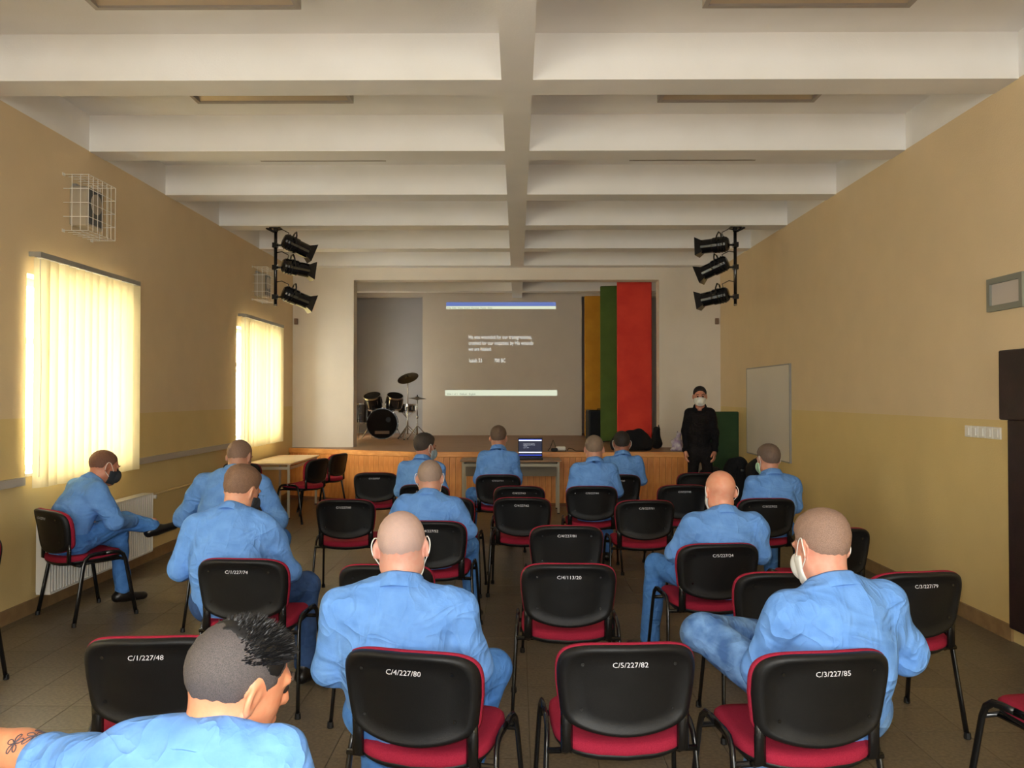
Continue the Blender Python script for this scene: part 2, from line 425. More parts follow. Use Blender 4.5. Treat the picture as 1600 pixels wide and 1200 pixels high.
# ceiling lights (switched off)
LREF = mat('louvre_reflector', (196, 178, 152), 0.4, 0.25)
LCAP = mat('lamp_housing', (168, 158, 148), 0.5)
side_txt = {-1: 'left of the central beam', 1: 'right of the central beam'}
rows = [(4.85, 'in the bay nearest the camera'), (6.42, 'behind the nearest beam'), (8.02, 'in the third bay, mostly hidden'), (9.58, 'in the fourth bay, hidden by beams'), (11.14, 'in the fifth bay towards the stage, hidden by beams')]
def ceiling_light(x0, yf, lab):
    r = empty('ceiling_light', (x0, yf - .52, ZC - .085), 0, lab, 'ceiling light', 'ceiling lights')
    h = MB(); h.box(0, 1.25, 0, .03, 0, .085); h.box(0, 1.25, .49, .52, 0, .085); h.box(0, 1.25, .03, .49, .07, .085); h.build('housing', LCAP, r)
    for a in (0, 1.22): MB().box(a, a + .03, .03, .49, .0, .07).build('end_plate', LCAP, r)
    for q in (.03, .18, .335):
        m = MB(); m.add([(.03, q, .012), (1.22, q, .012), (1.22, q + .075, .06), (.03, q + .075, .06), (1.22, q + .15, .012), (.03, q + .15, .012)], [(0, 3, 2, 1), (3, 5, 4, 2)]); m.build('reflector', LREF, r)
        MB().tube([(.04, q + .075, .035), (1.21, q + .075, .035)], .013, 8).build('tube', WHITEP, r, smooth=True)
for yf, t in rows[:3]:
    for s in (-1, 1):
        ceiling_light(-2.56 if s < 0 else 1.12, yf, 'unlit ceiling light ' + side_txt[s] + ' ' + t)

# ------------------------------------------------------------------ right wall fittings
wb = empty('whiteboard', (XR, 9.84, 0.83), 0, 'white marker board hanging on the right wall', 'whiteboard')
WBL, WBH = 1.84, 1.22
MB().box(-.022, -.006, .015, WBL - .015, .015, WBH - .015).build('board_surface', mat('board_white', (218, 212, 202), .5), wb)
f = MB()
for a, b, c, d in ((0, WBL, 0, .015), (0, WBL, WBH - .015, WBH), (0, .015, .015, WBH - .015), (WBL - .015, WBL, .015, WBH - .015)): f.box(-.026, 0, a, b, c, d)
f.build('board_frame', GREYM, wb)
vt = empty('vent_grille', (XR, 5.30, 2.24), 0, 'grey framed vent cover high on the right wall', 'vent')
f = MB()
for a, b, c, d in ((0, .40, 0, .04), (0, .40, .19, .23), (0, .035, .04, .19), (.365, .40, .04, .19)): f.box(-.03, 0, a, b, c, d)
f.build('vent_frame', mat('vent_frame_grey', (128, 128, 116), .6), vt)
MB().box(-.012, 0, .035, .365, .04, .19).build('cover_plate', mat('vent_plate', (190, 180, 172), .5), vt)
sp = empty('light_switches', (XR, 5.58, 1.35), 0, 'row of white light switches on the right wall below the paint line', 'light switch')
for k in range(5):
    pl = MB().box(-.012, 0, k * .09, k * .09 + .084, 0, .084, bev=.003).build('switch_plate', WHITEP, sp)
    MB().box(-.02, -.012, k * .09 + .02, k * .09 + .064, .014, .07, bev=.002).build('rocker', WHITEP, pl)
DRK = mat('dark_brown_padding', (44, 24, 26), .55, rgb2=(32, 17, 18), scale=9, bump=.1, bscale=30)
dr = empty('door_1', (XR, 4.45, 0.0)); tag(dr, kind='structure')
MB().box(-.05, 0, 0, .99, .10, 1.49, bev=.006).build('door_leaf', DRK, dr)
MB().box(-.065, 0, -.06, 1.06, 1.49, 1.96, bev=.008).build('door_upper_panel', DRK, dr)
MB().tube([(-.05, .08, 1.02), (-.09, .08, 1.02), (-.09, .20, 1.02)], .010, 8).build('door_handle', GREYM, dr, smooth=True)

# speaker cages on the left wall
SPK = mat('speaker_beige', (168, 156, 136), .6); SPG = mat('speaker_mesh_grey', (92, 92, 88), .6, bump=.4, bscale=300)
def speaker(y0, lab, clab):
    sx = empty('wall_loudspeaker', (XL, y0 + .08, 3.06), 0, lab, 'loudspeaker', 'wall loudspeakers')
    MB().box(.0, .15, 0, .27, .0, .33, bev=.012).build('cabinet', SPK, sx)
    MB().box(.15, .156, .02, .25, .02, .31, bev=.002).build('front_grille', SPG, sx)
    M = Matrix.Translation((.156, .135, .20)) @ Matrix.Rotation(PI / 2, 4, 'Y')
    MB().lathe([(.085, 0), (.085, .006), (.06, .008)], 20, M).build('woofer_ring', SPK, sx, smooth=False)
    MB().box(.0, .03, .05, .22, .33, .36).build('wall_bracket', GREYM, sx)
    cg = empty('wire_cage', (XL, y0, 3.0), 0, clab, 'cage', 'loudspeaker cages')
    D, Wd, Hh = .205, .44, .46; m = MB(); r = .0028
    for k in range(7):
        y = Wd * k / 6; m.tube([(0, y, Hh), (D, y, Hh), (D, y, 0), (0, y, 0)], r, 5)
    for k in range(5):
        z = Hh * k / 4; m.tube([(0, 0, z), (D, 0, z), (D, Wd, z), (0, Wd, z)], r, 5)
    for x in (.07, .14):
        m.tube([(x, 0, 0), (x, 0, Hh), (x, Wd, Hh), (x, Wd, 0), (x, 0, 0)], r, 5)
    m.build('wire_grid', WHITEP, cg)
    for y in (0, Wd):
        for z in (0, Hh): MB().box(0, .004, y - .02, y + .02, z - .012, z + .012).build('fixing_tab', WHITEP, cg)
speaker(6.53, 'small wall loudspeaker inside the wire cage above the near window', 'white wire cage on the left wall above the near window')
speaker(11.22, 'small wall loudspeaker inside the wire cage above the far window', 'white wire cage on the left wall above the far window')

# spotlight bars hanging from the fourth visible beam
GEL = mat('red_gel', (120, 30, 24), .4)
def lamp_bar(X, s, tilt, txt):
    yb = 10.09
    bar = empty('lighting_bar', (X, yb, ZB), 0, 'black vertical lighting bar hanging from the beam on the ' + txt, 'lighting bar', 'lighting bars')
    MB().tube([(0, 0, -.03), (0, 0, -.97)], .021, 10).build('pole', BLACKM, bar, smooth=True)
    MB().box(-.07, .07, -.05, .05, -.012, 0).tube([(0, 0, -.01), (0, 0, -.05)], .03, 8).build('ceiling_plate', BLACKM, bar)
    MB().tube([(-s * .02, 0, -.05), (-s * .12, .0, .0)], .015, 6).build('brace', BLACKM, bar)
    MB().lathe([(.018, -.985), (.024, -.975), (.024, -.965)], 10).build('end_cap', CHROME, bar)
    for k, (dz, tl) in enumerate(zip((-.22, -.50, -.87), tilt)):
        which = ('topmost', 'middle', 'lowest')[k]
        lp = empty('spotlight', (X + s * .04, yb, ZB + dz), 0, which + ' of the three black stage spotlights on the ' + txt + ' bar', 'spotlight', 'stage spotlights')
        MB().tube([(-s * .075, 0, 0), (s * .10, 0, 0)], .014, 6).box(-.075 if s > 0 else .015, -.015 if s > 0 else .075, -.035, .035, -.03, .03).build('clamp', BLACKM, lp)
        # can: axis along +s x, away towards the stage
        yawd = 28 if s > 0 else 152
        M = Matrix.Translation((s * .20, 0.03, 0)) @ Matrix.Rotation(math.radians(yawd), 4, 'Z') @ Matrix.Rotation(math.radians(90 + tl), 4, 'Y')
        MB().lathe([(.03, -.17), (.07, -.165), (.092, -.14), (.098, -.08), (.098, .02), (.088, .04), (.088, .17), (.07, .17)], 20, M).build('can', BLACKM, lp, smooth=False)
        for q in range(3): MB().lathe([(.10, -.12 + q * .035), (.103, -.115 + q * .035), (.10, -.105 + q * .035)], 20, M).build('cooling_ring', BLACKM, lp)
        fr = MB(); a, b = .088, .125
        for kk in range(4):
            an = math.radians(45 + 90 * kk); an2 = math.radians(135 + 90 * kk)
            P = lambda r, t, z: M @ Vector((r * math.cos(t), r * math.sin(t), z))
            q = [P(a * 1.1, an, .15), P(a * 1.1, an2, .15), P(b * 1.3, an2, .235), P(b * 1.3, an, .235)]
            q2 = [P(a * 1.1 - .004, an, .155), P(a * 1.1 - .004, an2, .155), P(b * 1.3 - .006, an2, .237), P(b * 1.3 - .006, an, .237)]
            fr.add(q + q2, [(0, 1, 2, 3), (7, 6, 5, 4), (3, 2, 6, 7), (0, 4, 5, 1)])
        fr.build('barn_hood', BLACKM, lp)
        MB().lathe([(.08, .150), (.08, .154)], 18, M).build('gel', GEL, lp)
        yk = [M @ Vector((0, -.115, -.02)), M @ Vector((-.10, -.115, -.05)), M @ Vector((-.15, -.06, -.06)), M @ Vector((-.15, .06, -.06)), M @ Vector((-.10, .115, -.05)), M @ Vector((0, .115, -.02))]
        MB().tube(yk, .01, 6).build('yoke', BLACKM, lp)
        MB().tube([(s * .10, 0.02, .09), (s * .12, 0.02, .16), (s * .04, 0, .20), (-s * .02, 0, .19)], .006, 6).build('cable', BLACKM, lp, smooth=True)
lamp_bar(px(429, 10.09), 1, (22, 8, 20), 'left')
lamp_bar(px(1149, 10.09), -1, (2, 22, 10), 'right')
for xx, t in ((XL + .06, 'left'), (XR - .06, 'right')):
    tag(MB().box(-.03, .03, -.04, 0, 0, .10, bev=.006).box(-.012, .012, -.055, -.04, .03, .06).build('junction_box', mat('jbox', (120, 92, 72), .5), loc=(xx, YP, 2.83)), 'small brown junction box at the ' + t + ' corner of the stage wall', 'junction box', 'junction boxes')

# ------------------------------------------------------------------ stage
stg = empty('stage', (0, 13.0, 0), 0, 'low wooden stage with orange pine plank front', 'stage')
FR = [(XL + .01, 13.06), (-1.55, 12.10), (2.58, 12.10), (2.58, YP - .01)]
def rel(p): return (p[0], p[1] - 13.0)
deckp = [rel((XL + .002, 13.10)), rel((-1.54, 12.135)), rel((2.545, 12.135)), rel((2.545, YP - .002)), rel((XL + .002, YP - .002))]
MB().prism(deckp, STZ - .06, STZ).build('deck', DECK, stg)
for i in range(3):
    A, B = Vector(FR[i]), Vector(FR[i + 1]); L_ = (B - A).length; an = math.atan2(B.y - A.y, B.x - A.x)
    n = int(round(L_ / .089)); st = L_ / n
    pm = MB().box(.0012, st - .0012, 0, .018, .05, STZ - .075, bev=.003).mesh('plank'); pm.materials.append(WOOD)
    for k in range(n):
        p = A + (B - A) * (k / n)
        o = link('plank', pm, None, stg, (p.x, p.y - 13.0, 0), an)
    u = (B - A).normalized(); nn = Vector((u.y, -u.x))
    M = Matrix.Translation((A.x, A.y - 13.0, 0)) @ Matrix.Rotation(an, 4, 'Z')
    MB().box(-.008, L_ + .008, -.012, .03, STZ - .075, STZ + .004, M, bev=.006).build('edge_board', WOODL, stg)
    MB().box(0, L_, .002, .03, 0.0, .05, M).build('kick_board', mat('kick_board_brown', (120, 78, 48), .6), stg)
    MB().box(0, L_, .02, .028, .05, STZ - .08, M).build('backing', mat('dark_gap', (60, 34, 18), .9), stg)

tag(MB().box(PX0, PX1, YP, YP + .28, STZ - .06, STZ).box(XL, XR, YP + .28, YE, STZ - .06, STZ).build('floor_stage', DECK), kind='structure')
# projected slide on the stage back wall
sl = empty('projected_slide', (0, YS - .004, 0), 0, 'projected slide with white verse text on the stage back wall', 'slide')
def at17(x, y): return (px(x, YS), pz(y, YS))
E_W = emit_mat('projected_white', (225, 232, 205), .62); E_B = emit_mat('projected_blue', (110, 132, 205), .50); E_T = emit_mat('projected_text', (235, 235, 228), .62)
E_K = mat('projected_dark_text', (92, 96, 86), .8)
def bar17(name, x0, y0, x1, y1, m):
    a, t = at17(x0, y0); b, c = at17(x1, y1)
    return MB().box(a, b, -.002, 0, c, t).build(name, m, sl)
bar17('title_bar', 697, 472, 868.5, 478.2, E_B); bar17('menu_bar', 697, 478.2, 868.5, 482.6, E_W); bar17('status_bar', 695.5, 609.5, 870.5, 618.3, E_W)
def text17(s, x, y, size, m, name='slide_text', width=None):
    X, Z = at17(x, y)
    me = text_mesh(s, size)
    o = link(name, me, m, sl, (X, -.004, Z)); o.rotation_euler = (PI / 2, 0, 0)
    if width:
        w0 = max(v.co.x for v in me.vertices); k = width * YS / F / w0
        o.scale = (k, k if size == 0 else 1, 1)
    return o
text17('He was wounded for our transgressions,', 732, 529.5, .125, E_T, width=99)
text17('crushed for our iniquities; by His wounds', 732, 538.8, .125, E_T, width=101)
text17('we are healed.', 732, 548.2, .125, E_T, width=36)
text17('Isaiah 53', 733, 566.2, .12, E_T, width=20); text17('700 BC', 772, 566.2, .12, E_T, width=18)
text17('File  Edit  View  Insert  Format  Tools  Slide', 699, 482, .045, E_K, width=70)
text17('Slide 1 of 1   Default   English', 698, 617, .05, E_K, width=45)

# ================================================================== CHAIRS
def chair_proto():
    """steel frame stacking chair with red pads and black shells; faces +Y, origin on the floor"""
    root = empty('stacking_chair')
    # seat
    def sup(hw, hd, n=36, e=4.0):
        out = []
        for k in range(n):
            t = 2 * PI * k / n; c, s = math.cos(t), math.sin(t)
            out.append((hw * math.copysign(abs(c) ** (2 / e), c), hd * math.copysign(abs(s) ** (2 / e), s)))
        return out
    so = [(x, y - (0.035 * (1 - (x / .235) ** 2) if y < 0 else 0)) for x, y in sup(.235, .205)]
    def seat_place(dz0):
        def f(x, y, d):
            return (x, y - .01, .452 + dz0 + d - .018 * (1 - (x / .235) ** 2) + .015 * max(0, y) / .2 - .09 * max(0, (y - .12)) ** 1.5 / .09 * .3)
        return f
    vs, fs = ring_solid(so, [(1.0, 0.0), (1.01, .012), (1.0, .03), (.95, .042), (.8, .045), (.5, .043), (.2, .041)], seat_place(0))
    link('seat_pad', MB().add(vs, fs).mesh('seat_pad'), REDF, root, smooth=True)
    vs, fs = ring_solid(so, [(.2, -.02), (.6, -.022), (.93, -.02), (.99, -.008), (1.005, .004), (.97, .006)], seat_place(0))
    link('seat_shell', MB().add(vs, fs).mesh('seat_shell'), BLACKP, root, smooth=True)
    # backrest outline in (x, z)
    bo = []
    for k in range(28):
        t = PI * k / 28; c, sn_ = math.cos(t), math.sin(t); e = 4.6
        x = .237 * math.copysign(abs(c) ** (2 / e), c); bo.append((x, .68 + abs(sn_) ** (2 / e) * .147 - .006 * (x / .237) ** 2))
    for k in range(28):
        u = -math.cos(PI * k / 28)
        bo.append((.237 * u, .68 - (.178 - .045 * u * u) * max(0.0, 1 - abs(u) ** 9) ** (1 / 9)))
    bo = [(x * (1 - .10 * max(0, .70 - z) / .2), z) for x, z in bo]
    def back_place(off):
        def f(x, z, d):
            lean = -.245 - (z - .50) * .16 - .05 * max(0, z - .68) ** 1.0
            return (x, lean + .055 * (x / .237) ** 2 + d + off, z)
        return f
    vs, fs = ring_solid(bo, [(.2, -.022), (.6, -.022), (.86, -.022), (.875, -.026), (.95, -.024), (.99, -.014), (1.0, 0.0), (.985, .008)], back_place(0))
    link('back_shell', MB().add(vs, fs).mesh('back_shell'), BLACKP, root, smooth=True)
    vs, fs = ring_solid(bo, [(.98, .002), (1.012, .006), (1.014, .022), (.98, .036), (.85, .042), (.5, .044), (.2, .044)], back_place(0))
    link('back_pad', MB().add(vs, fs).mesh('back_pad'), REDF, root, smooth=True)
    for s in (-1, 1):
        rear = [(s * .283, -.215, .0), (s * .272, -.175, .22), (s * .262, -.140, .42), (s * .259, -.125, .462), (s * .257, -.095, .486), (s * .256, -.05, .492), (s * .256, .02, .492)]
        front = [(s * .283, .245, .0), (s * .272, .205, .22), (s * .262, .170, .42), (s * .259, .155, .462), (s * .257, .125, .486), (s * .256, .08, .492), (s * .256, .02, .492)]
        for p in (rear, front):
            lg = MB().tube(p, .0155, 8, flat=.62).build('leg', BLACKM, root, smooth=True)
            MB().lathe([(.015, 0), (.017, .004), (.015, .03)], 8, Matrix.Translation((p[0][0], p[0][1], 0))).build('foot_cap', BLACKP, lg)
        MB().tube([(s * .20, -.262 + .04, .62), (s * .20, -.243 + .03, .53), (s * .20, -.215, .45), (s * .20, -.165, .425)], .014, 8, flat=1.5).build('back_upright', BLACKM, root, smooth=True)
    for y in (-.165, .165):
        MB().tube([(-.262, y, .425), (.262, y, .425)], .011, 8).build('crossbar', BLACKM, root, smooth=True)
    for x in (-.20, .20): MB().tube([(x, -.165, .425), (x, .165, .425)], .010, 6).build('seat_rail', BLACKM, root, smooth=True)
    for sx in (-.155, .155):
        for z in (.60, .76):
            b = back_place(0)(sx, z, -.023)
            MB().lathe([(.006, 0), (.006, .002)], 8, Matrix.Translation(b) @ Matrix.Rotation(PI / 2, 4, 'X')).build('screw', BLACKM, root)
    bk = MB().box(-.045, .045, -.002, .0, -.002, .001)
    return root
PROTO = chair_proto()
FIRST = [True]
CH = {}
def chair(key, xc, ytop, yaw, label, num=None, pos=None):
    d = (EYE - .825) * F / (ytop - 619) if pos is None else None
    th = math.radians(yaw)
    if pos is None:
        X = px(xc, d); loc = (X - math.sin(th) * .315, d + math.cos(th) * .315)
    else: loc = pos
    o = PROTO if FIRST[0] else copy_tree(PROTO)
    FIRST[0] = False
    o.location = (loc[0], loc[1], 0); o.rotation_euler.z = th
    tag(o, label, 'chair', 'red and black stacking chairs')
    if num:
        me = text_mesh(num, .023, 'CENTER')
        t = link('painted_number', me, INK, o, (0, -.3185, .757)); t.rotation_euler = (math.radians(90 - 9), 0, 0)
        w0 = max(v.co.x for v in me.vertices) - min(v.co.x for v in me.vertices); t.scale = (.118 / w0, 1, 1)
    CH[key] = (loc[0], loc[1], yaw)
    return o
chair('c3', 229, 999, 4, 'empty chair marked C/1/227/48, beside the black haired man in the foreground', 'C/1/227/48')
chair('c5', 631, 1020, -13, 'chair marked C/4/227/80 under the shaven man in the middle foreground', 'C/4/227/80')
chair('c6', 984, 1008, 3, 'empty chair marked C/5/227/82 in the foreground right of the middle', 'C/5/227/82')
chair('c7', 1298, 1020, 8, 'chair marked C/3/227/85 under the fair haired man with a raised knee', 'C/3/227/85')
chair('c4', 370, 875, -4, 'chair under the brown haired man with a dark mask, number on its back', 'C/1/227/74')
chair('c8', 889, 882, -1, 'empty chair marked C/4/113/20 right behind another empty chair in the aisle', 'C/4/113/20')
chair('c9', 886, 822, 0, 'empty chair in the middle aisle whose seat is hidden by the chair behind', 'C/4/227/81')
chair('c10', 815, 778, -3, 'empty chair with red seat in the middle, nearest of two close behind each other', 'C/4/227/62')
chair('c11', 811, 760, -1, 'empty chair squeezed between the chair of the man at the laptop table and another', 'C/4/227/63')
chair('c12', 778, 742, 0, 'chair under the man sitting by the laptop table', 'C/3/227/31')
chair('c13', 599, 884, -2, 'empty chair half hidden by the shaven head of the man in the middle foreground', 'C/1/227/56')
chair('c14', 671, 815, -3, 'chair under the grey haired man with white mask straps', 'C/4/227/52')
chair('c15', 660, 758, -6, 'chair under the dark haired man looking to the right near the stage', 'C/4/227/33')
chair('c15b', 694, 778, -4, 'empty chair mostly hidden in front of the grey haired man', None)
chair('c1', 537, 781, 1, 'empty chair left of the middle in the row by the table, red seat showing', 'C/1/227/60')
chair('c2', 585, 739, 1, 'empty chair nearest to the plank front of the stage on the left', 'C/1/227/37')
chair('c16', 925, 760, -2, 'chair under the short grey haired man right of the laptop', 'C/5/227/44')
chair('c17', 967, 742, 0, 'chair under the dark haired man in front of the black bag', 'C/5/227/28')
chair('c18', 1010, 782, 2, 'empty chair with red seat left of the man with the tanned bald head', 'C/5/227/51')
chair('c19', 1069, 758, 1, 'empty chair partly behind the tanned bald head, second from the standing man', 'C/3/227/45')
chair('c20', 1094, 739, 1, 'empty chair right in front of the standing man in black', None)
chair('c21', 1128, 850, 6, 'chair under the man with the tanned bald head', 'C/5/227/24')
chair('c22', 1201, 779, 3, 'chair under the man with a green white mask by the right wall', 'C/3/227/22')
chair('c23', 1232, 895, 2, 'empty chair with red rim right in front of the fair haired man', None)
chair('c24', 1313, 826, 10, 'empty chair by the right wall behind the head of the fair haired man', 'C/3/227/77')
chair('c25', 1443, 894, 9, 'empty chair standing alone by the right wall, number on its back', 'C/3/227/79')
chair('c26', 0, 0, 12, 'chair cut off by the lower right corner of the picture', None, (2.08, 3.02))
chair('c27', 64, 797, -36, 'chair under the bent man beside the radiator', 'C/1/227/15')
chair('c28', 338, 807, -4, 'chair under the big man with spread elbows on the left', None)
chair('c29', 0, 0, 180, 'chair cut off by the left edge of the picture', None, (-3.26, 4.49))
chair('c30', 374, 724, 0, 'empty chair near the left wall hidden behind the big man', None)
chair('c31', 0, 0, 68, 'nearer chair pushed up to the desk below the far window', None, (-2.86, 10.72))
chair('c32', 0, 0, 72, 'farther chair pushed up to the desk below the far window', None, (-2.80, 11.66))
chair('c33', 0, 0, 4, 'chair under the black haired man in the foreground, below the picture edge', None, (-.53, 1.62))
chair('c34', 0, 0, 0, 'chair back at the lower left corner on which the tattooed arm rests', None, (-1.34, 2.16))

# ================================================================== PEOPLE: implicit surfaces polygonised with surface nets
def surface_nets(V, lo, h):
    s = V < 0
    nx, ny, nz = V.shape
    cnt = np.zeros((nx - 1, ny - 1, nz - 1), np.int8)
    for a in (0, 1):
        for b in (0, 1):
            for c in (0, 1): cnt += s[a:nx - 1 + a, b:ny - 1 + b, c:nz - 1 + c]
    act = (cnt > 0) & (cnt < 8)
    I, J, K = np.nonzero(act)
    idx = -np.ones(act.shape, np.int64); idx[I, J, K] = np.arange(len(I))
    acc = np.zeros((len(I), 3)); n = np.zeros(len(I))
    for a in (0, 1):
        for b in (0, 1):
            for c in (0, 1):
                for ax in range(3):
                    if (a, b, c)[ax]: continue
                    e = [a, b, c]; e[ax] = 1
                    va = V[I + a, J + b, K + c]; vb = V[I + e[0], J + e[1], K + e[2]]
                    m = (va < 0) != (vb < 0)
                    t = np.where(m, va / np.where(m, va - vb, 1), 0)
                    p = np.stack([np.full(len(I), a, float), np.full(len(I), b, float), np.full(len(I), c, float)], 1); p[:, ax] += t
                    acc += p * m[:, None]; n += m
    vs = (acc / n[:, None] + np.stack([I, J, K], 1)) * h + np.array(lo)
    F_ = []
    sx = s[:-1] != s[1:]; i, j, k = np.nonzero(sx[:, 1:-1, 1:-1]); j += 1; k += 1
    q = np.stack([idx[i, j - 1, k - 1], idx[i, j, k - 1], idx[i, j, k], idx[i, j - 1, k]], 1); fl_ = ~s[i, j, k]; q[fl_] = q[fl_][:, ::-1]; F_.append(q)
    sy = s[:, :-1] != s[:, 1:]; i, j, k = np.nonzero(sy[1:-1, :, 1:-1]); i += 1; k += 1
    q = np.stack([idx[i - 1, j, k - 1], idx[i - 1, j, k], idx[i, j, k], idx[i, j, k - 1]], 1); fl_ = ~s[i, j, k]; q[fl_] = q[fl_][:, ::-1]; F_.append(q)
    sz = s[:, :, :-1] != s[:, :, 1:]; i, j, k = np.nonzero(sz[1:-1, 1:-1, :]); i += 1; j += 1
    q = np.stack([idx[i - 1, j - 1, k], idx[i, j - 1, k], idx[i, j, k], idx[i - 1, j, k]], 1); fl_ = ~s[i, j, k]; q[fl_] = q[fl_][:, ::-1]; F_.append(q)
    return vs, np.concatenate(F_)
def poly(f, lo, hi, h):
    ax = [np.arange(lo[i], hi[i] + h, h, dtype=np.float32) for i in range(3)]
    G = np.stack(np.meshgrid(*ax, indexing='ij'), -1)
    return surface_nets(f(G).astype(np.float32), lo, h)
def A3(v): return np.array(v, dtype=np.float32)
def rcone(P, a, b, ra, rb):
    a = A3(a); b = A3(b); ba = b - a; pa = P - a
    t = np.clip((pa @ ba) / max(float(ba @ ba), 1e-9), 0, 1)
    return np.linalg.norm(pa - t[..., None] * ba, axis=-1) - (ra + (rb - ra) * t)
def ell(P, c, r):
    q = (P - A3(c)) / A3(r); k = np.linalg.norm(q, axis=-1)
    return (k - 1) * min(r)
def smin(a, b, k):
    h = np.clip(0.5 + 0.5 * (b - a) / k, 0, 1)
    return b + (a - b) * h - k * h * (1 - h)
def smax(a, b, k): return -smin(-a, -b, k)
def np_rot(*seq):
    R = np.eye(3)
    for ax, d in seq: R = R @ np.array(rot(ax, d))
    return R.astype(np.float32)
def mesh_np(name, parts):
    """parts: list of (verts, faces, material index)"""
    vs = []; fs = []; mi = []; n = 0
    for v, f, m in parts:
        vs.append(v); fs.append(f + n); n += len(v); mi += [m] * len(f)
    vs = np.concatenate(vs); fs = np.concatenate(fs).astype(np.int32)
    me = bpy.data.meshes.new(name)
    me.vertices.add(len(vs)); me.vertices.foreach_set('co', vs.astype(np.float32).ravel())
    me.loops.add(fs.size); me.loops.foreach_set('vertex_index', fs.ravel())
    me.polygons.add(len(fs)); me.polygons.foreach_set('loop_start', np.arange(0, fs.size, 4, dtype=np.int32))
    me.polygons.foreach_set('material_index', np.array(mi, np.int32))
    me.update(calc_edges=True); me.validate()
    me.polygons.foreach_set('use_smooth', [True] * len(me.polygons))
    return me

def head_f(P, ears=True, face=True):
    d = ell(P, (0, -.012, .036), (.077, .098, .087))
    d = smin(d, ell(P, (0, .030, -.030), (.064, .066, .080)), .03)
    for s in (-1, 1):
        d = smin(d, rcone(P, (s * .048, -.002, -.055), (s * .014, .066, -.098), .022, .020), .03)
    if face:
        d = smin(d, rcone(P, (0, .097, .012), (0, .112, -.030), .008, .014), .012)
        for s in (-1, 1):
            d = smin(d, rcone(P, (s * .014, .090, .026), (s * .045, .080, .024), .009, .008), .015)
            d = smax(d, -(np.linalg.norm(P - A3((s * .031, .105, .004)), axis=-1) - .016), .012)
            d = smin(d, rcone(P, (s * .008, .102, -.032), (s * .013, .098, -.034), .008, .007), .008)
        d = smin(d, rcone(P, (-.018, .092, -.062), (.018, .092, -.062), .007, .007), .008)
        d = smin(d, rcone(P, (-.014, .090, -.074), (.014, .090, -.074), .008, .008), .008)
    if ears:
        for s in (-1, 1):
            R = np_rot(('Z', s * 28.0), ('X', -12))
            Q = (P - A3((s * .082, -.012, .0))) @ R
            e = ell(Q, (0, 0, 0), (.009, .020, .033))
            e = smax(e, -ell(Q, (s * .010, .002, .004), (.009, .012, .022)), .006)
            d = smin(d, e, .008)
    return d
HAIRY = [-.14, -.095, -.06, -.01, .03, .06, .09, .14]
HAIRZ = [-.075, -.068, -.045, .018, .020, .055, .088, .10]
def hairline(P, drop=0.0): return np.interp(P[..., 1], HAIRY, HAIRZ).astype(np.float32) - P[..., 2] - drop

def fold_noise(P, seed, amp):
    r = np.random.default_rng(seed); o = 0
    for k in range(5):
        th = r.uniform(0, PI); dv = A3((math.cos(th), r.uniform(-.4, .4), math.sin(th) * 1.0)); fq = r.uniform(22, 48)
        wv = A3((math.sin(th), r.uniform(-1, 1), -math.cos(th))); ph = r.uniform(0, 6); ph2 = r.uniform(0, 6)
        env = .5 + .5 * np.sin(P @ (wv * r.uniform(7, 13)) + ph2)
        s = np.sin(P @ (dv * fq) + 1.3 * np.sin(P @ (wv * 11) + ph2) + ph)
        o = o + np.sign(s) * np.abs(s) ** 1.5 * env
    return o * amp / 2.2

def hand_parts(W, fdir, nrm, side, curl, thumb=35):
    """a hand: palm, four unequal bent fingers and a thumb off the side of the palm.  fdir: along the fingers, nrm: palm normal"""
    f = A3(fdir); f = f / np.linalg.norm(f); n = A3(nrm); n = n - f * (n @ f); n = n / np.linalg.norm(n); t = np.cross(n, f) * side   # t points to the thumb side
    W = A3(W)
    def L(a, b, c): return W + f * a + t * b + n * c
    prim = [(L(0, 0, 0), L(.03, .0, 0), .026, .026)]
    for k, b in enumerate((.030, .010, -.010, -.029)): prim.append((L(.015, b * .5, 0), L(.085 - .003 * abs(k - 1), b, 0), .016, .0125))
    ln = (.072, .080, .074, .058)
    for k, b in enumerate((.030, .010, -.010, -.029)):
        p = L(.085 - .003 * abs(k - 1), b, 0); a = math.radians(curl * .45); c = b
        segs = (.46, .30, .24); ang = 0
        for j, sg in enumerate(segs):
            ang += math.radians(curl * (.45, .75, .5)[j])
            q = p + (f * math.cos(ang) + n * math.sin(ang)) * ln[k] * sg + t * (b * .03)
            prim.append((p, q, .0098 - .0009 * j, .0092 - .0010 * j)); p = q
    p0 = L(.018, .024, .004); ta = math.radians(thumb)
    p1 = p0 + (f * math.cos(ta) + t * math.sin(ta)) * .042 + n * .012; p2 = p1 + (f * math.cos(ta * .5) + t * math.sin(ta * .5)) * .034 + n * .012
    prim += [(p0, p1, .016, .013), (p1, p2, .012, .010)]
    pts = np.array([x for q in prim for x in q[:2]]); lo = pts.min(0) - .035; hi = pts.max(0) + .035
    def fn(P):
        d = None
        for i, (a, b, ra, rb) in enumerate(prim):
            e = rcone(P, a, b, ra, rb)
            d = e if d is None else smin(d, e, .012 if i < 5 else .005)
        return d
    return poly(fn, lo, hi, .0042)

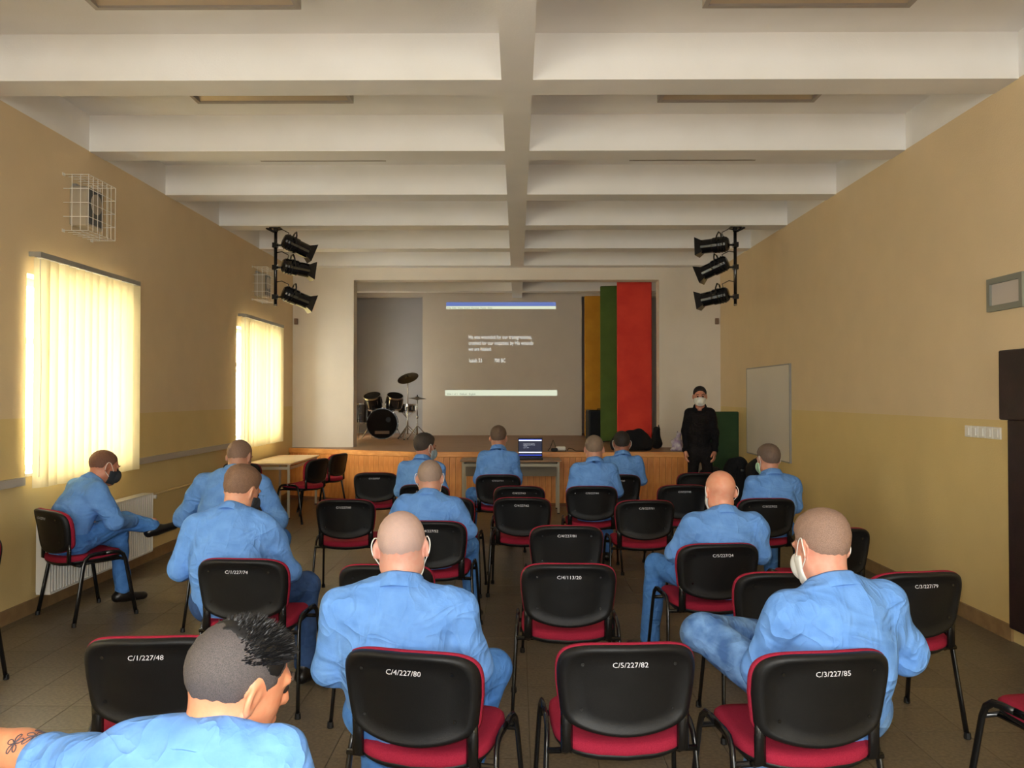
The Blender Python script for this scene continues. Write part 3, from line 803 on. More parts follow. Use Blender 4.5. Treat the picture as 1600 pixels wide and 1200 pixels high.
SKIN = {}
def skin(rgb):
    if rgb not in SKIN:
        SKIN[rgb] = mat('skin_%d_%d_%d' % rgb, rgb, .5, rgb2=tuple(int(v * m) for v, m in zip(rgb, (1.0, .93, .92))), scale=40, bump=.05, bscale=250)
        SKIN[rgb].node_tree.nodes['Principled BSDF'].inputs['Subsurface Weight'].default_value = .08
        SKIN[rgb].node_tree.nodes['Principled BSDF'].inputs['Subsurface Radius'].default_value = (.01, .004, .002)
    return SKIN[rgb]
EYE_M = mat('eye_dark', (40, 32, 28), .2)
MASKW = mat('mask_white', (226, 226, 220), .8); MASKD = mat('mask_dark', (46, 50, 56), .8); MASKB = mat('mask_pale_blue', (150, 168, 178), .8); MASKG = mat('mask_pale_green', (168, 206, 180), .8)
SHOE = mat('black_leather', (18, 16, 16), .3)
def cloth(name, rgb, rgb2):
    """woven work cloth: soft colour variation, crease ridges and fine weave as relief"""
    m = mat(name, rgb, .85, rgb2=rgb2, scale=14, spec=.2, detail=6)
    nt = m.node_tree; N = nt.nodes; L = nt.links; b = N['Principled BSDF']
    tc = N.new('ShaderNodeTexCoord'); last = None
    for sc, dist, stg, strech in ((4.5, .8, .040, (1, 1, 1.7)), (9.0, .6, .016, (1.5, 1, .7)), (60.0, .3, .0015, (1, 1, 1))):
        mp = N.new('ShaderNodeMapping'); mp.inputs['Scale'].default_value = strech; mp.inputs['Rotation'].default_value = (0, .6 * sc, .2 * sc)
        n = N.new('ShaderNodeTexNoise'); n.inputs['Scale'].default_value = sc; n.inputs['Detail'].default_value = 2; n.inputs['Distortion'].default_value = dist
        L.new(tc.outputs['Object'], mp.inputs['Vector']); L.new(mp.outputs['Vector'], n.inputs['Vector'])
        s = N.new('ShaderNodeMath'); s.operation = 'SUBTRACT'; s.inputs[1].default_value = .5; L.new(n.outputs['Fac'], s.inputs[0])
        a = N.new('ShaderNodeMath'); a.operation = 'ABSOLUTE'; L.new(s.outputs[0], a.inputs[0])
        q = N.new('ShaderNodeMath'); q.operation = 'POWER'; q.inputs[1].default_value = .75; L.new(a.outputs[0], q.inputs[0])
        bp = N.new('ShaderNodeBump'); bp.inputs['Strength'].default_value = .7; bp.inputs['Distance'].default_value = stg; bp.invert = True
        L.new(q.outputs[0], bp.inputs['Height'])
        if last is not None: L.new(last, bp.inputs['Normal'])
        last = bp.outputs['Normal']
    L.new(last, b.inputs['Normal'])
    return m
SHIRT = cloth('blue_work_shirt', (108, 156, 222), (96, 144, 212))
JEANS = cloth('blue_work_trousers', (84, 136, 204), (70, 120, 188))
DENIM = cloth('faded_denim', (112, 150, 196), (66, 100, 150))
DARKJ = cloth('dark_jeans', (58, 86, 132), (46, 70, 112))
BLKS = cloth('black_shirt', (22, 20, 22), (16, 15, 17)); BLKT = cloth('black_trousers', (30, 27, 28), (24, 22, 23))

HS = 1.07
def person(label, loc, yaw=0, seat=.475, lean=(-12, 8), fit=None, side=0, twist=0, sw=.178, bulk=1.0, stand=False, spine=.93,
           arms=None, legs=None, head=(0, 10, 0), neckf=.03, neckz=.058, shrug=0.0, drop=0.0, collar_up=.03, skin_rgb=(206, 160, 132), hair=((70, 56, 44), .004), top=None, mask=None, shirt=None, trousers=None,
           hands=(40, 40), tuck=None, h=.0115, seed=1, mask_strap=True, bald=0.0, sleeve=(1.0, 1.0), shoes=True, toe=None, hairdrop=0.0, watch=None):
    shirt = shirt or SHIRT; trousers = trousers or JEANS
    H = A3((0, 0, seat + .085)) if not stand else A3((0, 0, .93))
    R1 = np_rot(('Z', 0), ('Y', side * .6), ('X', -lean[0])); R2 = np_rot(('Z', twist), ('Y', side), ('X', -lean[1]))
    Hd = np_rot(('Z', head[0]), ('X', -head[1]), ('Y', head[2])); Hm = Hd * np.float32(HS)
    up1 = R1 @ A3((0, 0, 1))
    def spine_pts(sp):
        T8 = H + up1 * .27 * sp
        C7 = T8 + R2 @ A3((0, -.005, .255 * sp))
        HC = C7 + R2 @ A3((0, neckf, neckz)) + Hm @ A3((0, .018, .085))
        return T8, C7, HC
    yr = math.radians(yaw)
    if fit:
        hx, htop = fit; lo_, hi_ = .72, 1.2
        for _ in range(24):
            spine = (lo_ + hi_) / 2; HC = spine_pts(spine)[2]
            yw_ = loc[1] + math.sin(yr) * HC[0] + math.cos(yr) * HC[1]
            zt = HC[2] + .118 * HS
            if 619 + (EYE - zt) * F / yw_ > htop: lo_ = spine
            else: hi_ = spine
        xw = loc[0] + math.cos(yr) * HC[0] - math.sin(yr) * HC[1]
        print('FIT', label[:30], 'spine %.3f' % spine, 'dx %.3f' % (px(hx, yw_) - xw), 'head d %.2f' % yw_)
        loc = (loc[0] + px(hx, yw_) - xw, loc[1])
    T8, C7, HC = spine_pts(spine)
    def f2(p): return T8 + R2 @ A3(p)
    SJ = [f2((s * sw, .0, .185 * spine + shrug - drop)) for s in (-1, 1)]
    if arms is None: arms = [((-.205, .02, .74), (-.10, .26, .66)), ((.205, .02, .74), (.10, .26, .66))]
    if legs is None: legs = [((-.15, .44, .53), (-.15, .46, .09)), ((.15, .44, .53), (.15, .46, .09))]
    HJ = [H + A3((s * .085, .02, -.01)) for s in (-1, 1)]
    B = bulk
    def shirt_f(P, folds=True, inf=0.0):
        q1 = (P - H) @ R1; q1 = q1 * A3((1, 1.32, 1)); q2 = (P - T8) @ R2; q2s = q2 * A3((1, 1.42, 1))
        d = rcone(q1, (0, 0, .02), (0, 0, .25 * spine), .170 * B, .168 * B)
        d = smin(d, rcone(q2s, (0, 0, -.02), (0, 0, .12 * spine), .172 * B, .165 * B), .06)
        q2t = q2 * A3((1, 1.15, 1))
        d = smin(d, rcone(q2t, (-sw * .92, 0, .165 * spine + shrug), (sw * .92, 0, .165 * spine + shrug), .066 * B, .066 * B), .07)
        for s in (-1, 1):
            d = smin(d, rcone(q2t, (s * .03, -.012, .225 * spine), (s * sw * .9, -.0, .19 * spine + shrug), .048, .052 * B), .04)
        for i in (0, 1):
            e_, w_ = A3(arms[i][0]), A3(arms[i][1]); k = sleeve[i]
            d = smin(d, rcone(P, SJ[i], e_ if k > .5 else SJ[i] + (e_ - SJ[i]) * .66, .074 * (B * .5 + .5), .063 * (B * .5 + .5)), .035)
            if k > .5: d = smin(d, rcone(P, e_, e_ + (w_ - e_) * (.93 * k), .062 * (B * .5 + .5), .043), .025)
        if folds:
            wq = np.clip(np.abs(q2[..., 2]) * 3, .5, 1)
            d = d + fold_noise(P, seed, .0105)
            # yoke panel of the back, a slightly raised layer
            yz = q2[..., 2] - .105 * spine
            d = d - .0035 / (1 + np.exp(-np.clip(yz * 400, -30, 30)))
            d = np.maximum(d, ((T8 - P) @ (up1)) - .42)
        d = smax(d, -rcone(P, C7 + R2 @ A3((0, .012, -.02)), HC + Hd @ A3((0, -.02, -.06)), .054, .054), .01) if inf == 0 else d
        return d + inf
    def trouser_f(P, folds=True, inf=0.0):
        q = (P - H) * A3((1, 1.15, 1.1))
        d = rcone(q, (-.06, 0, -.01), (.06, 0, -.01), .125 * B, .125 * B)
        if stand: d = smin(d, rcone((P - H) * A3((1, 1.3, 1)), (0, 0, -.02), (0, 0, .10), .165 * B, .155 * B), .04)
        for i in (0, 1):
            k_, a_ = A3(legs[i][0]), A3(legs[i][1])
            d = smin(d, rcone(P, HJ[i], k_, .092 * B, .072), .04)
            d = smin(d, rcone(P, k_, a_ + (k_ - a_) * .06, .070, .060), .03)
        if folds: d = d + fold_noise(P, seed + 50, .0055)
        return d + inf
    def bbox(pts, m):
        p = np.array(pts); return p.min(0) - m, p.max(0) + m
    parts = []
    # ---- hidden body under the clothes, bare forearms
    pts_s = [H, T8, C7] + SJ + [A3(a[0]) for a in arms] + [A3(a[1]) for a in arms]
    pts_t = [H] + HJ + [A3(l[0]) for l in legs] + [A3(l[1]) for l in legs]
    def body_f(P):
        d = np.minimum(shirt_f(P, False, .034), trouser_f(P, False, .030))
        d = smin(d, rcone(P, C7 - R2 @ A3((0, 0, .04)), HC + Hd @ A3((0, -.02, -.05)), .056, .054), .03)
        for i in (0, 1):
            e_, w_ = A3(arms[i][0]), A3(arms[i][1])
            d = smin(d, rcone(P, e_, w_, .044, .028), .015)
            if sleeve[i] < .5: d = smin(d, rcone(P, SJ[i], e_, .050, .044), .015)
            d = smin(d, rcone(P, A3(legs[i][1]), A3(legs[i][1]) + A3((0, 0, .03)), .038, .038), .01)
        return d
    lo, hi = bbox(pts_s + pts_t, .19)
    v, f = poly(body_f, lo, hi, .0165); parts.append((v, f, 0))
    # ---- head
    nb = (C7 - HC) @ Hd / HS
    def hf(P):
        d = head_f(P)
        return smin(d, rcone(P, (0, -.022, -.045), nb + A3((0, .012, -.01)), .056, .060), .03)
    v, f = poly(hf, (-.115, -.15, -.20), (.115, .145, .14), .0062 if h < .013 else .0075)
    parts.append((v @ Hm.T + HC, f, 0))
    for s in (-1, 1):
        v, f = poly(lambda P: np.linalg.norm(P - A3((s * .031, .083, .004)), axis=-1) - .0125, (s * .031 - .02, .06, -.02), (s * .031 + .02, .11, .03), .005)
        parts.append((v @ Hm.T + HC, f, 1))
    for i in (0, 1):
        e_, w_ = A3(arms[i][0]), A3(arms[i][1]); fd = w_ - e_; s = (-1, 1)[i]
        nr = A3((-s * 1.0, 0.0, -.3)) if not stand else A3((-s * .9, -.2, 0))
        if hands[i] is not None:
            hv = hands[i] if isinstance(hands[i], tuple) else (hands[i], None, None)
            v, f = hand_parts(w_ + fd / np.linalg.norm(fd) * .005, hv[1] if hv[1] is not None else fd, hv[2] if hv[2] is not None else nr, s * -1 if not stand else -s, hv[0])
            parts.append((v, f, 0))
    root = link('person', mesh_np('person', parts), [skin(skin_rgb), EYE_M], None, (loc[0], loc[1], 0), math.radians(yaw))
    tag(root, label, 'person')
    # ---- clothes
    lo, hi = bbox(pts_s, .20); lo[2] = min(lo[2], H[2] - .12)
    v, f = poly(shirt_f, lo, hi, h); link('shirt', mesh_np('shirt', [(v, f, 0)]), shirt, root)
    lo, hi = bbox(pts_t, .15)
    v, f = poly(trouser_f, lo, hi, h * 1.1); link('trousers', mesh_np('trousers', [(v, f, 0)]), trousers, root)
    # collar: standing band folded over outwards
    cb = MB(); nr_ = 40; prof = [(.066, -.040), (.067, .0), (.069, .022), (.073, .029), (.079, .023), (.088, -.004), (.097, -.026), (.095, -.029), (.084, -.010), (.072, .012)]
    axz = HC + Hd @ A3((0, -.02, -.06)) - C7; axz = axz / np.linalg.norm(axz); axx = R2 @ A3((1, 0, 0)); axx = axx - axz * (axx @ axz); axx /= np.linalg.norm(axx); axy = np.cross(axz, axx)
    base = C7 + axz * collar_up + R2 @ A3((0, .012, 0))
    vs = []
    for k in range(nr_ + 1):
        t = math.radians(-90 - 158 + 316 * k / nr_)
        wob = .003 * math.sin(5 * t + seed)
        for r_, z_ in prof:
            fr_ = max(0.0, math.sin(t)) ** 2
            p = base + axx * math.cos(t) * (r_ + wob) * 1.03 + axy * math.sin(t) * (r_ * 1.06 + wob) + axz * (z_ - .03 * fr_); vs.append(p)
    n = len(prof); fs = []
    for k in range(nr_):
        for j in range(n): fs.append((k * n + j, k * n + (j + 1) % n, (k + 1) * n + (j + 1) % n, (k + 1) * n + j))
    fs += [tuple(range(n)), tuple(range(nr_ * n + n - 1, nr_ * n - 1, -1))]
    cb.add(vs, fs).build('collar', shirt, root, smooth=True)
    # cuffs
    for i in (0, 1):
        e_, w_ = A3(arms[i][0]), A3(arms[i][1]); k = sleeve[i]
        if k > .5:
            a = e_ + (w_ - e_) * (.93 * k - .06); b = e_ + (w_ - e_) * (.93 * k + .10)
            MB().tube([a, a + (b - a) * .15, b - (b - a) * .1, b], [.046, .0485, .047, .043], 16, caps=True).build('cuff', shirt, root, smooth=True)
    # shoes
    if shoes:
        for i in (0, 1):
            a_ = A3(legs[i][1]); td = A3(toe[i]) if toe and toe[i] is not None else A3((0.15 * (-1, 1)[i], 1, 0)); td = td / np.linalg.norm(td)
            kk = A3(legs[i][0]) - a_; kk = kk / np.linalg.norm(kk)
            un = kk - td * (kk @ td); un = un / np.linalg.norm(un); sd = np.cross(td, un)
            Rf = np.stack([sd, td, un], 1).astype(np.float32)
            def sf(P):
                d = rcone(P, (0, -.045, -.035), (0, .02, -.03), .042, .044)
                d = smin(d, rcone(P * A3((1, 1, 1.25)), (0, .02, -.055), (0, .15, -.066), .046, .040), .03)
                d = smin(d, rcone(P, (0, -.02, -.02), (0, -.01, .025), .042, .042), .02)
                return smax(d, -.086 - P[..., 2], .006)
            v, f = poly(sf, (-.075, -.12, -.105), (.075, .22, .09), .008 if h < .0125 else .010)
            o = link('shoe', mesh_np('shoe', [(v @ Rf.T + a_, f, 0)]), SHOE, root)
    # hair
    if hair is not None:
        rgb, th = hair[:2]
        sc_ = hair[2] if len(hair) > 2 else tuple(int(a * .7 + b * .3) for a, b in zip(rgb, skin_rgb))
        hm = mat('hair_%d_%d_%d_%d' % (rgb + (int(th * 1000),)), rgb, .7, rgb2=sc_, scale=520, detail=4, bump=.3, bscale=600)
        def hairf(P):
            z = np.clip((P[..., 2] - .03) / .08, 0, 1)
            t_ = (th + (top or 0) * z) * np.clip(-hairline(P, hairdrop) / .03, .12, 1)
            d = head_f(P, ears=False, face=False) - t_ + .0012 * np.sin(P[..., 0] * 210) * np.sin(P[..., 1] * 190 + P[..., 2] * 160)
            return smax(d, hairline(P, hairdrop), .006)
        v, f = poly(hairf, (-.11, -.135, -.11), (.11, .13, .17), .0065)
        hr = link('hair', mesh_np('hair', [(v @ Hm.T + HC, f, 0)]), hm, root)
    for s in (-1, 1):
        MB().tube([HC + Hm @ A3((s * .016, .1, .027)), HC + Hm @ A3((s * .034, .0965, .032)), HC + Hm @ A3((s * .05, .084, .026))], .004, 6).build('eyebrow', mat('brow_brown', (62, 48, 38), .9), root, smooth=True)
    if mask is not None:
        def mf(P):
            d = np.minimum(head_f(P, False, True), ell(P, (0, .088, -.045), (.045, .045, .05))) - .006
            reg = np.maximum(np.abs(P[..., 2] + .058) - .060 + .25 * np.abs(P[..., 0]) - .0, .022 - P[..., 1])
            return smax(d, reg, .006)
        v, f = poly(mf, (-.10, .0, -.14), (.10, .16, .03), .006)
        mk = link('face_mask', mesh_np('face_mask', [(v @ Hm.T + HC, f, 0)]), mask, root)
        if mask_strap:
            st = MASKW
            for s in (-1, 1):
                path = [(.064, .052, -.022), (.076, .022, .018), (.081, .004, .036), (.089, -.016, .036), (.096, -.027, .016), (.093, -.028, -.012), (.083, -.014, -.032), (.071, .018, -.055), (.058, .048, -.082)]
                MB().tube(smooth_path([HC + Hm @ A3((s * x, y, z)) for x, y, z in path]), .0021, 6).build('ear_loop', st, mk, smooth=True)
    return root, HC, Hm, SJ

def seat_on(key, dx=0.0, dy=0.0):
    x, y, yw = CH[key]; t = math.radians(yw); ly = -.075 + dy
    return (x + math.cos(t) * dx - math.sin(t) * ly, y + math.sin(t) * dx + math.cos(t) * ly), yw

# ------------------------------------------------------------------ the people
lc, yw = seat_on('c5', .02, .02)
person('shaven headed man in blue shirt in the middle foreground, white strap on his right ear', lc, -2, fit=(628, 802), lean=(-14, 6), side=1, twist=0, sw=.19, bulk=1.06, head=(4, 12, -2), skin_rgb=(204, 156, 138),
       hair=((172, 150, 142), .0016, (190, 156, 144)), mask=MASKW, arms=[((-.235, -.02, .70), (-.12, .22, .66)), ((.26, .03, .70), (.14, .28, .66))],
       legs=[((-.17, .44, .55), (-.12, .20, .09)), ((.30, .42, .56), (.16, .10, .09))], h=.0095, seed=4, toe=[(-.2, 1, 0), (-.1, 1, 0)])
lc, yw = seat_on('c7', -.01, .03)
person('fair haired man in blue shirt with one knee raised, right foreground', lc, yw + 2, fit=(1281, 803), lean=(-12, 8), side=-2, twist=4, sw=.19, bulk=1.08, head=(10, 14, 3), skin_rgb=(206, 152, 130),
       hair=((118, 94, 80), .003, (158, 128, 112)), top=.012, mask=MASKW, trousers=DENIM, arms=[((-.26, .05, .68), (-.10, .30, .70)), ((.28, .0, .72), (.14, .26, .68))],
       legs=[((-.36, .34, .74), (.06, .48, .66)), ((.02, .44, .56), (-.14, .36, .09))], h=.0095, seed=12, toe=[(.6, .2, .5), (-.15, 1, 0)])
lc, yw = seat_on('c4', .0, .05)
person('brown haired man in blue shirt with a dark mask looking down to the right', lc, 0, fit=(377, 733), lean=(-2, 20), side=-1, twist=-2, sw=.185, bulk=1.1, head=(-24, 18, 4), skin_rgb=(206, 154, 124),
       hair=((92, 68, 48), .003, (140, 106, 84)), top=.016, mask=MASKD, mask_strap=False, trousers=DARKJ, arms=[((-.26, .02, .72), (-.14, .28, .66)), ((.29, .14, .68), (.16, .36, .62))],
       legs=[((-.16, .44, .55), (-.16, .40, .09)), ((.33, .38, .55), (.34, .30, .09))], h=.011, seed=3)
lc, yw = seat_on('c28', .10, .06)
person('big man in blue shirt with spread elbows and shaved head near the left wall', lc, yw, fit=(374, 689), lean=(6, 22), side=1, sw=.205, bulk=1.18, head=(-6, 16, 0), skin_rgb=(176, 132, 108),
       hair=((104, 84, 70), .0022, (146, 114, 96)), arms=[((-.40, .16, .74), (-.18, .40, .66)), ((.34, .16, .74), (.18, .40, .66))], legs=[((-.24, .46, .55), (-.24, .46, .09)), ((.24, .46, .55), (.24, .46, .09))], h=.012, seed=2)
lc, yw = seat_on('c27', .06, .08)
person('man in blue overall bent forward with crossed legs beside the radiator', lc, -40, fit=(161, 705), lean=(14, 30), sw=.18, bulk=1.08, head=(0, 16, 0), skin_rgb=(190, 130, 104),
       hair=((92, 62, 48), .002, (128, 88, 70)), mask=MASKD, mask_strap=True, arms=[((-.24, .24, .72), (-.06, .44, .66)), ((.24, .24, .70), (.06, .46, .66))],
       legs=[((-.10, .42, .54), (-.06, .44, .09)), ((-.0, .42, .66), (.05, .63, .60))], h=.012, seed=1, toe=[(0.1, 1, 0), (.1, 1, .25)])
lc, yw = seat_on('c14', .0, .02)
person('grey haired man in blue shirt with white mask straps, left of the middle aisle', lc, yw, fit=(672, 722), lean=(-6, 14), sw=.175, bulk=1.02, head=(2, 12, 0), skin_rgb=(196, 150, 128),
       hair=((140, 126, 116), .0035, (170, 142, 126)), mask=MASKW, legs=[((-.15, .44, .55), (-.15, .44, .09)), ((.24, .40, .55), (.27, .34, .09))], arms=[((-.26, .04, .72), (-.13, .30, .66)), ((.27, .05, .72), (.13, .30, .66))], h=.012, seed=5)
lc, yw = seat_on('c15', .02, .04)
person('dark haired man in blue shirt looking right, near the table', lc, yw, fit=(664, 680), lean=(0, 16), sw=.155, bulk=.95, head=(-38, 6, 0), skin_rgb=(176, 126, 104),
       hair=((52, 44, 38), .006, (66, 56, 48)), top=.012, mask=MASKB, h=.0135, seed=6)
lc, yw = seat_on('c12', .0, .03)
person('man in blue shirt with short brown hair sitting left of the laptop', lc, yw, fit=(779, 667), lean=(-8, 8), sw=.155, bulk=.94, spine=1.0, head=(-6, 8, 0), skin_rgb=(176, 128, 104),
       hair=((84, 66, 52), .005, (112, 90, 74)), top=.006, legs=[((-.30, .40, .55), (-.32, .36, .09)), ((.15, .44, .55), (.12, .30, .09))], h=.0135, seed=7)
lc, yw = seat_on('c16', .02, .03)
person('short grey haired man in blue shirt right of the laptop table', lc, yw, fit=(928, 682), lean=(-8, 10), sw=.158, bulk=.96, spine=.98, head=(2, 8, 0), skin_rgb=(190, 142, 118),
       hair=((110, 98, 84), .004, (136, 112, 96)), top=.004, h=.0135, seed=8)
lc, yw = seat_on('c17', .02, .03)
person('dark haired man in blue shirt in front of the black bag on the stage', lc, yw, fit=(971, 676), lean=(-8, 10), sw=.152, bulk=.92, spine=.98, head=(0, 8, 0), skin_rgb=(150, 104, 84),
       hair=((30, 26, 24), .006, (40, 34, 30)), top=.006, mask=MASKB, h=.0135, seed=9)
lc, yw = seat_on('c21', -.02, .02)
person('man with tanned bald head in blue shirt, right of the middle aisle', lc, yw - 4, fit=(1124, 737), lean=(-8, 10), side=1, sw=.18, bulk=1.02, spine=.99, head=(8, 8, 0), skin_rgb=(214, 154, 126), hair=None, mask=MASKW,
       arms=[((-.26, .08, .72), (-.16, .34, .66)), ((.225, .02, .73), (.12, .28, .66))], legs=[((-.31, .42, .57), (-.36, .40, .09)), ((.16, .40, .55), (.12, .24, .09))], h=.0115, seed=10, toe=[(-.6, .8, 0), (.1, 1, 0)])
lc, yw = seat_on('c22', -.01, .03)
person('man in blue shirt with a pale green mask by the right wall', lc, yw, fit=(1199, 696), lean=(-8, 10), sw=.160, bulk=.97, head=(16, 8, 0), skin_rgb=(186, 136, 112), spine=.98,
       hair=((92, 76, 66), .005, (112, 92, 80)), top=.006, mask=MASKG, h=.0135, seed=11)
# black haired man in the foreground, left arm over the next chair back
lc, yw = seat_on('c33', .0, .0)
P13, HC13, HD13, SJ13 = person('black haired man in pale blue shirt in the foreground, tattooed left arm stretched out', lc, 0, fit=(372, 972), lean=(-6, 22), neckz=.052, neckf=.045, shrug=.05, drop=.06, collar_up=.0, side=1, twist=-4, sw=.158, bulk=1.04, head=(-42, 14, 8), skin_rgb=(206, 142, 106),
       hair=((58, 54, 54), .002, (88, 80, 78)), arms=[((-.44, .20, .885), (-.70, .30, .875)), ((.25, .06, .72), (.12, .32, .64))], sleeve=(0, 1.0), h=.0085, seed=21, hairdrop=.012)
sp_ = MB()
rr = np.random.default_rng(5)
for _ in range(2600):
    th = rr.uniform(0, 2 * PI); ph = math.acos(rr.uniform(.30, 1)); 
    n = A3((math.sin(ph) * math.cos(th), math.sin(ph) * math.sin(th), math.cos(ph)))
    if n[1] < -.30 + rr.uniform(-.12, .06): continue
    p = A3((0, -.012, .036)) + n * A3((.077, .098, .087)) * .99
    dr_ = n * .8 + A3((rr.uniform(-.35, .35), .45 + rr.uniform(-.3, .3), .15)); dr_ /= np.linalg.norm(dr_)
    L_ = rr.uniform(.014, .024) * (.6 + .6 * max(0, n[1] + .3)); sd_ = np.cross(dr_, A3((0, 0, 1)) + rr.normal(size=3) * .2); sd_ /= np.linalg.norm(sd_); s2_ = np.cross(dr_, sd_)
    W_ = [HC13 + HD13 @ q for q in (p + sd_ * .0028, p - sd_ * .0014 + s2_ * .0024, p - sd_ * .0014 - s2_ * .0024, p + dr_ * L_)]
    sp_.add(W_, [(0, 1, 3), (1, 2, 3), (2, 0, 3)])
tag(sp_.build('hair_top', mat('black_wet_hair', (14, 13, 14), .5, spec=.5), P13), kind='stuff')
def _tf(P):
    return smax(smax(head_f(P, False, False) - .0032, -(P[..., 1] * .75 + P[..., 2] - .058) + .008 * np.sin(P[..., 0] * 160) * np.sin(P[..., 1] * 120), .004), hairline(P) + .004, .004)
v, f = poly(_tf, (-.11, -.13, -.0), (.11, .13, .16), .006)
link('hair_crown', mesh_np('hair_crown', [(v @ HD13.T + HC13, f, 0)]), MATS['black_wet_hair'], P13)
# tattoo: thin flower outlines just proud of the skin of the forearm
tat = MB()
w_ = A3((-.44, .20, .885)); e_ = w_ + (SJ13[0] - w_) * .27; fd = w_ - e_; Lf = np.linalg.norm(fd); fd /= Lf
nu = A3((0, 0, 1)) - fd * fd[2]; nu /= np.linalg.norm(nu); sd = np.cross(nu, fd)
def on_arm(u, a):
    r = .0468
    return e_ + fd * u + (nu * math.cos(a) + sd * math.sin(a)) * r
for (cu, ca, R_) in ((.03, .1, .024), (.055, -.7, .018), (.06, .75, .020)):
    for k in range(5):
        t0 = 2 * PI * k / 5; pts = []
        for j in range(9):
            u = j / 8; rr_ = R_ * math.sin(PI * u) * .35; le = R_ * (1 - abs(2 * u - 1)) ** .7 * (1 if True else 0)
            l_ = R_ * math.sin(PI * u / 1) ; 
            aa = t0 + (u - .5) * 1.1; l_ = R_ * math.sin(PI * u) ** .6
            pts.append(on_arm(cu + l_ * math.cos(aa), ca + l_ * math.sin(aa) / .04))
        tat.tube(pts, .0011, 4)
tat.build('tattoo', mat('tattoo_ink', (70, 66, 78), .7), P13)
# standing speaker
person('man in black shirt and white mask standing at the right end of the stage', (2.48, 10.95), 163, stand=True, lean=(0, 4), collar_up=.008, sw=.140, bulk=.82, spine=1.08, head=(8, 2, 0), skin_rgb=(196, 140, 116), hair=((30, 23, 20), .006, (38, 29, 24)), top=.006,
       mask=MASKW, mask_strap=False, shirt=BLKS, trousers=BLKT, arms=[((-.195, -.04, 1.17), (-.19, .05, .91)), ((.195, -.04, 1.17), (.19, .05, .91))], legs=[((-.10, .01, .50), (-.12, -.01, .09)), ((.10, .01, .50), (.12, -.01, .09))], hands=(35, 35), h=.012, seed=15)

# ================================================================== THINGS
TOPL = mat('table_laminate', (206, 184, 150), .35, rgb2=(198, 174, 138), scale=4)
GREYT = mat('table_frame_grey', (176, 170, 150), .4)
def table(name, label, x0, x1, y0, y1, apron=True):
    topm = TOPL if not apron else mat('table_top_brown', (158, 122, 84), .4, rgb2=(146, 110, 74), scale=5)
    t = empty(name, ((x0 + x1) / 2, (y0 + y1) / 2, 0), 0, label, 'table')
    hx, hy = (x1 - x0) / 2, (y1 - y0) / 2
    MB().box(-hx, hx, -hy, hy, .725, .75, bev=.004).build('table_top', topm, t)
    for sx in (-1, 1):
        for sy in (-1, 1):
            lg = MB().box(sx * (hx - .04) - .015, sx * (hx - .04) + .015, sy * (hy - .04) - .015, sy * (hy - .04) + .015, .012, .725).build('leg', GREYT, t)
            MB().box(sx * (hx - .04) - .017, sx * (hx - .04) + .017, sy * (hy - .04) - .017, sy * (hy - .04) + .017, 0, .014).build('foot_cap', BLACKP, lg)
        MB().box(sx * (hx - .04) - .012, sx * (hx - .04) + .012, -hy + .055, hy - .055, .66, .70).build('side_rail', GREYT, t)
    for sy in (-1, 1):
        MB().box(-hx + .055, hx - .055, sy * (hy - .04) - .012, sy * (hy - .04) + .012, .66, .70).build('long_rail', GREYT, t)
    if apron: MB().box(-hx + .06, hx - .06, -.004, .004, .50, .70).build('modesty_panel', mat('panel_grey', (132, 122, 104), .6), t)
    return t
table('laptop_table', 'light table with thin grey legs in front of the stage, carrying the laptop', -.80, .62, 11.30, 11.90)
table('desk', 'light topped desk pushed against the left wall below the far window', -3.66, -3.03, 10.80, 12.35, False)
# laptop
lp = empty('laptop', (.19, 11.52, .75), 0, 'open laptop showing the verse slide on the table', 'laptop')
MB().box(-.175, .175, -.12, .12, 0, .022, bev=.004).build('base', BLACKP, lp)
kb = MB()
for r in range(5):
    for c in range(13): kb.box(-.155 + c * .0238, -.155 + c * .0238 + .02, -.0 + r * .02 - .0, r * .02 + .016, .022, .025)
tag(kb.build('keyboard', BLACKM, lp), kind='stuff')
M = Matrix.Translation((0, .115, .02)) @ Matrix.Rotation(math.radians(-10), 4, 'X')
# the lid stands at the far edge, its screen faces the audience
ld = MB().box(-.175, .175, 0, .012, 0, .28, M, bev=.004).build('lid', BLACKP, lp)
def lap(name, x0, x1, z0, z1, m, y=-.0015): return MB().box(x0, x1, y, y + .001, z0, z1, M).build(name, m, ld)
lap('screen', -.165, .165, .025, .262, emit_mat('laptop_dark', (16, 22, 46), 1.0))
lap('screen_bar', -.165, .165, .250, .262, emit_mat('laptop_blue', (40, 70, 200), .9), -.0025)
lap('screen_bar', -.165, .165, .236, .250, emit_mat('laptop_white', (225, 230, 240), .95), -.0025)
lap('screen_bar', -.165, .165, .062, .078, MATS['laptop_white'], -.0025); lap('screen_bar', -.165, .165, .025, .036, MATS['laptop_blue'], -.0025)
for k, s in enumerate(('He was wounded for our transgressions,', 'crushed for our iniquities; by His wounds', 'we are healed.', 'Isaiah 53     700 BC')):
    me = text_mesh(s, .0125); o = link('screen_text', me, MATS['laptop_white'], ld); o.matrix_local = M @ Matrix.Translation((-.10, -.003, .19 - .016 * k - (.01 if k == 3 else 0))) @ Matrix.Rotation(PI / 2, 4, 'X')
    o.scale = (.80, 1, 1)
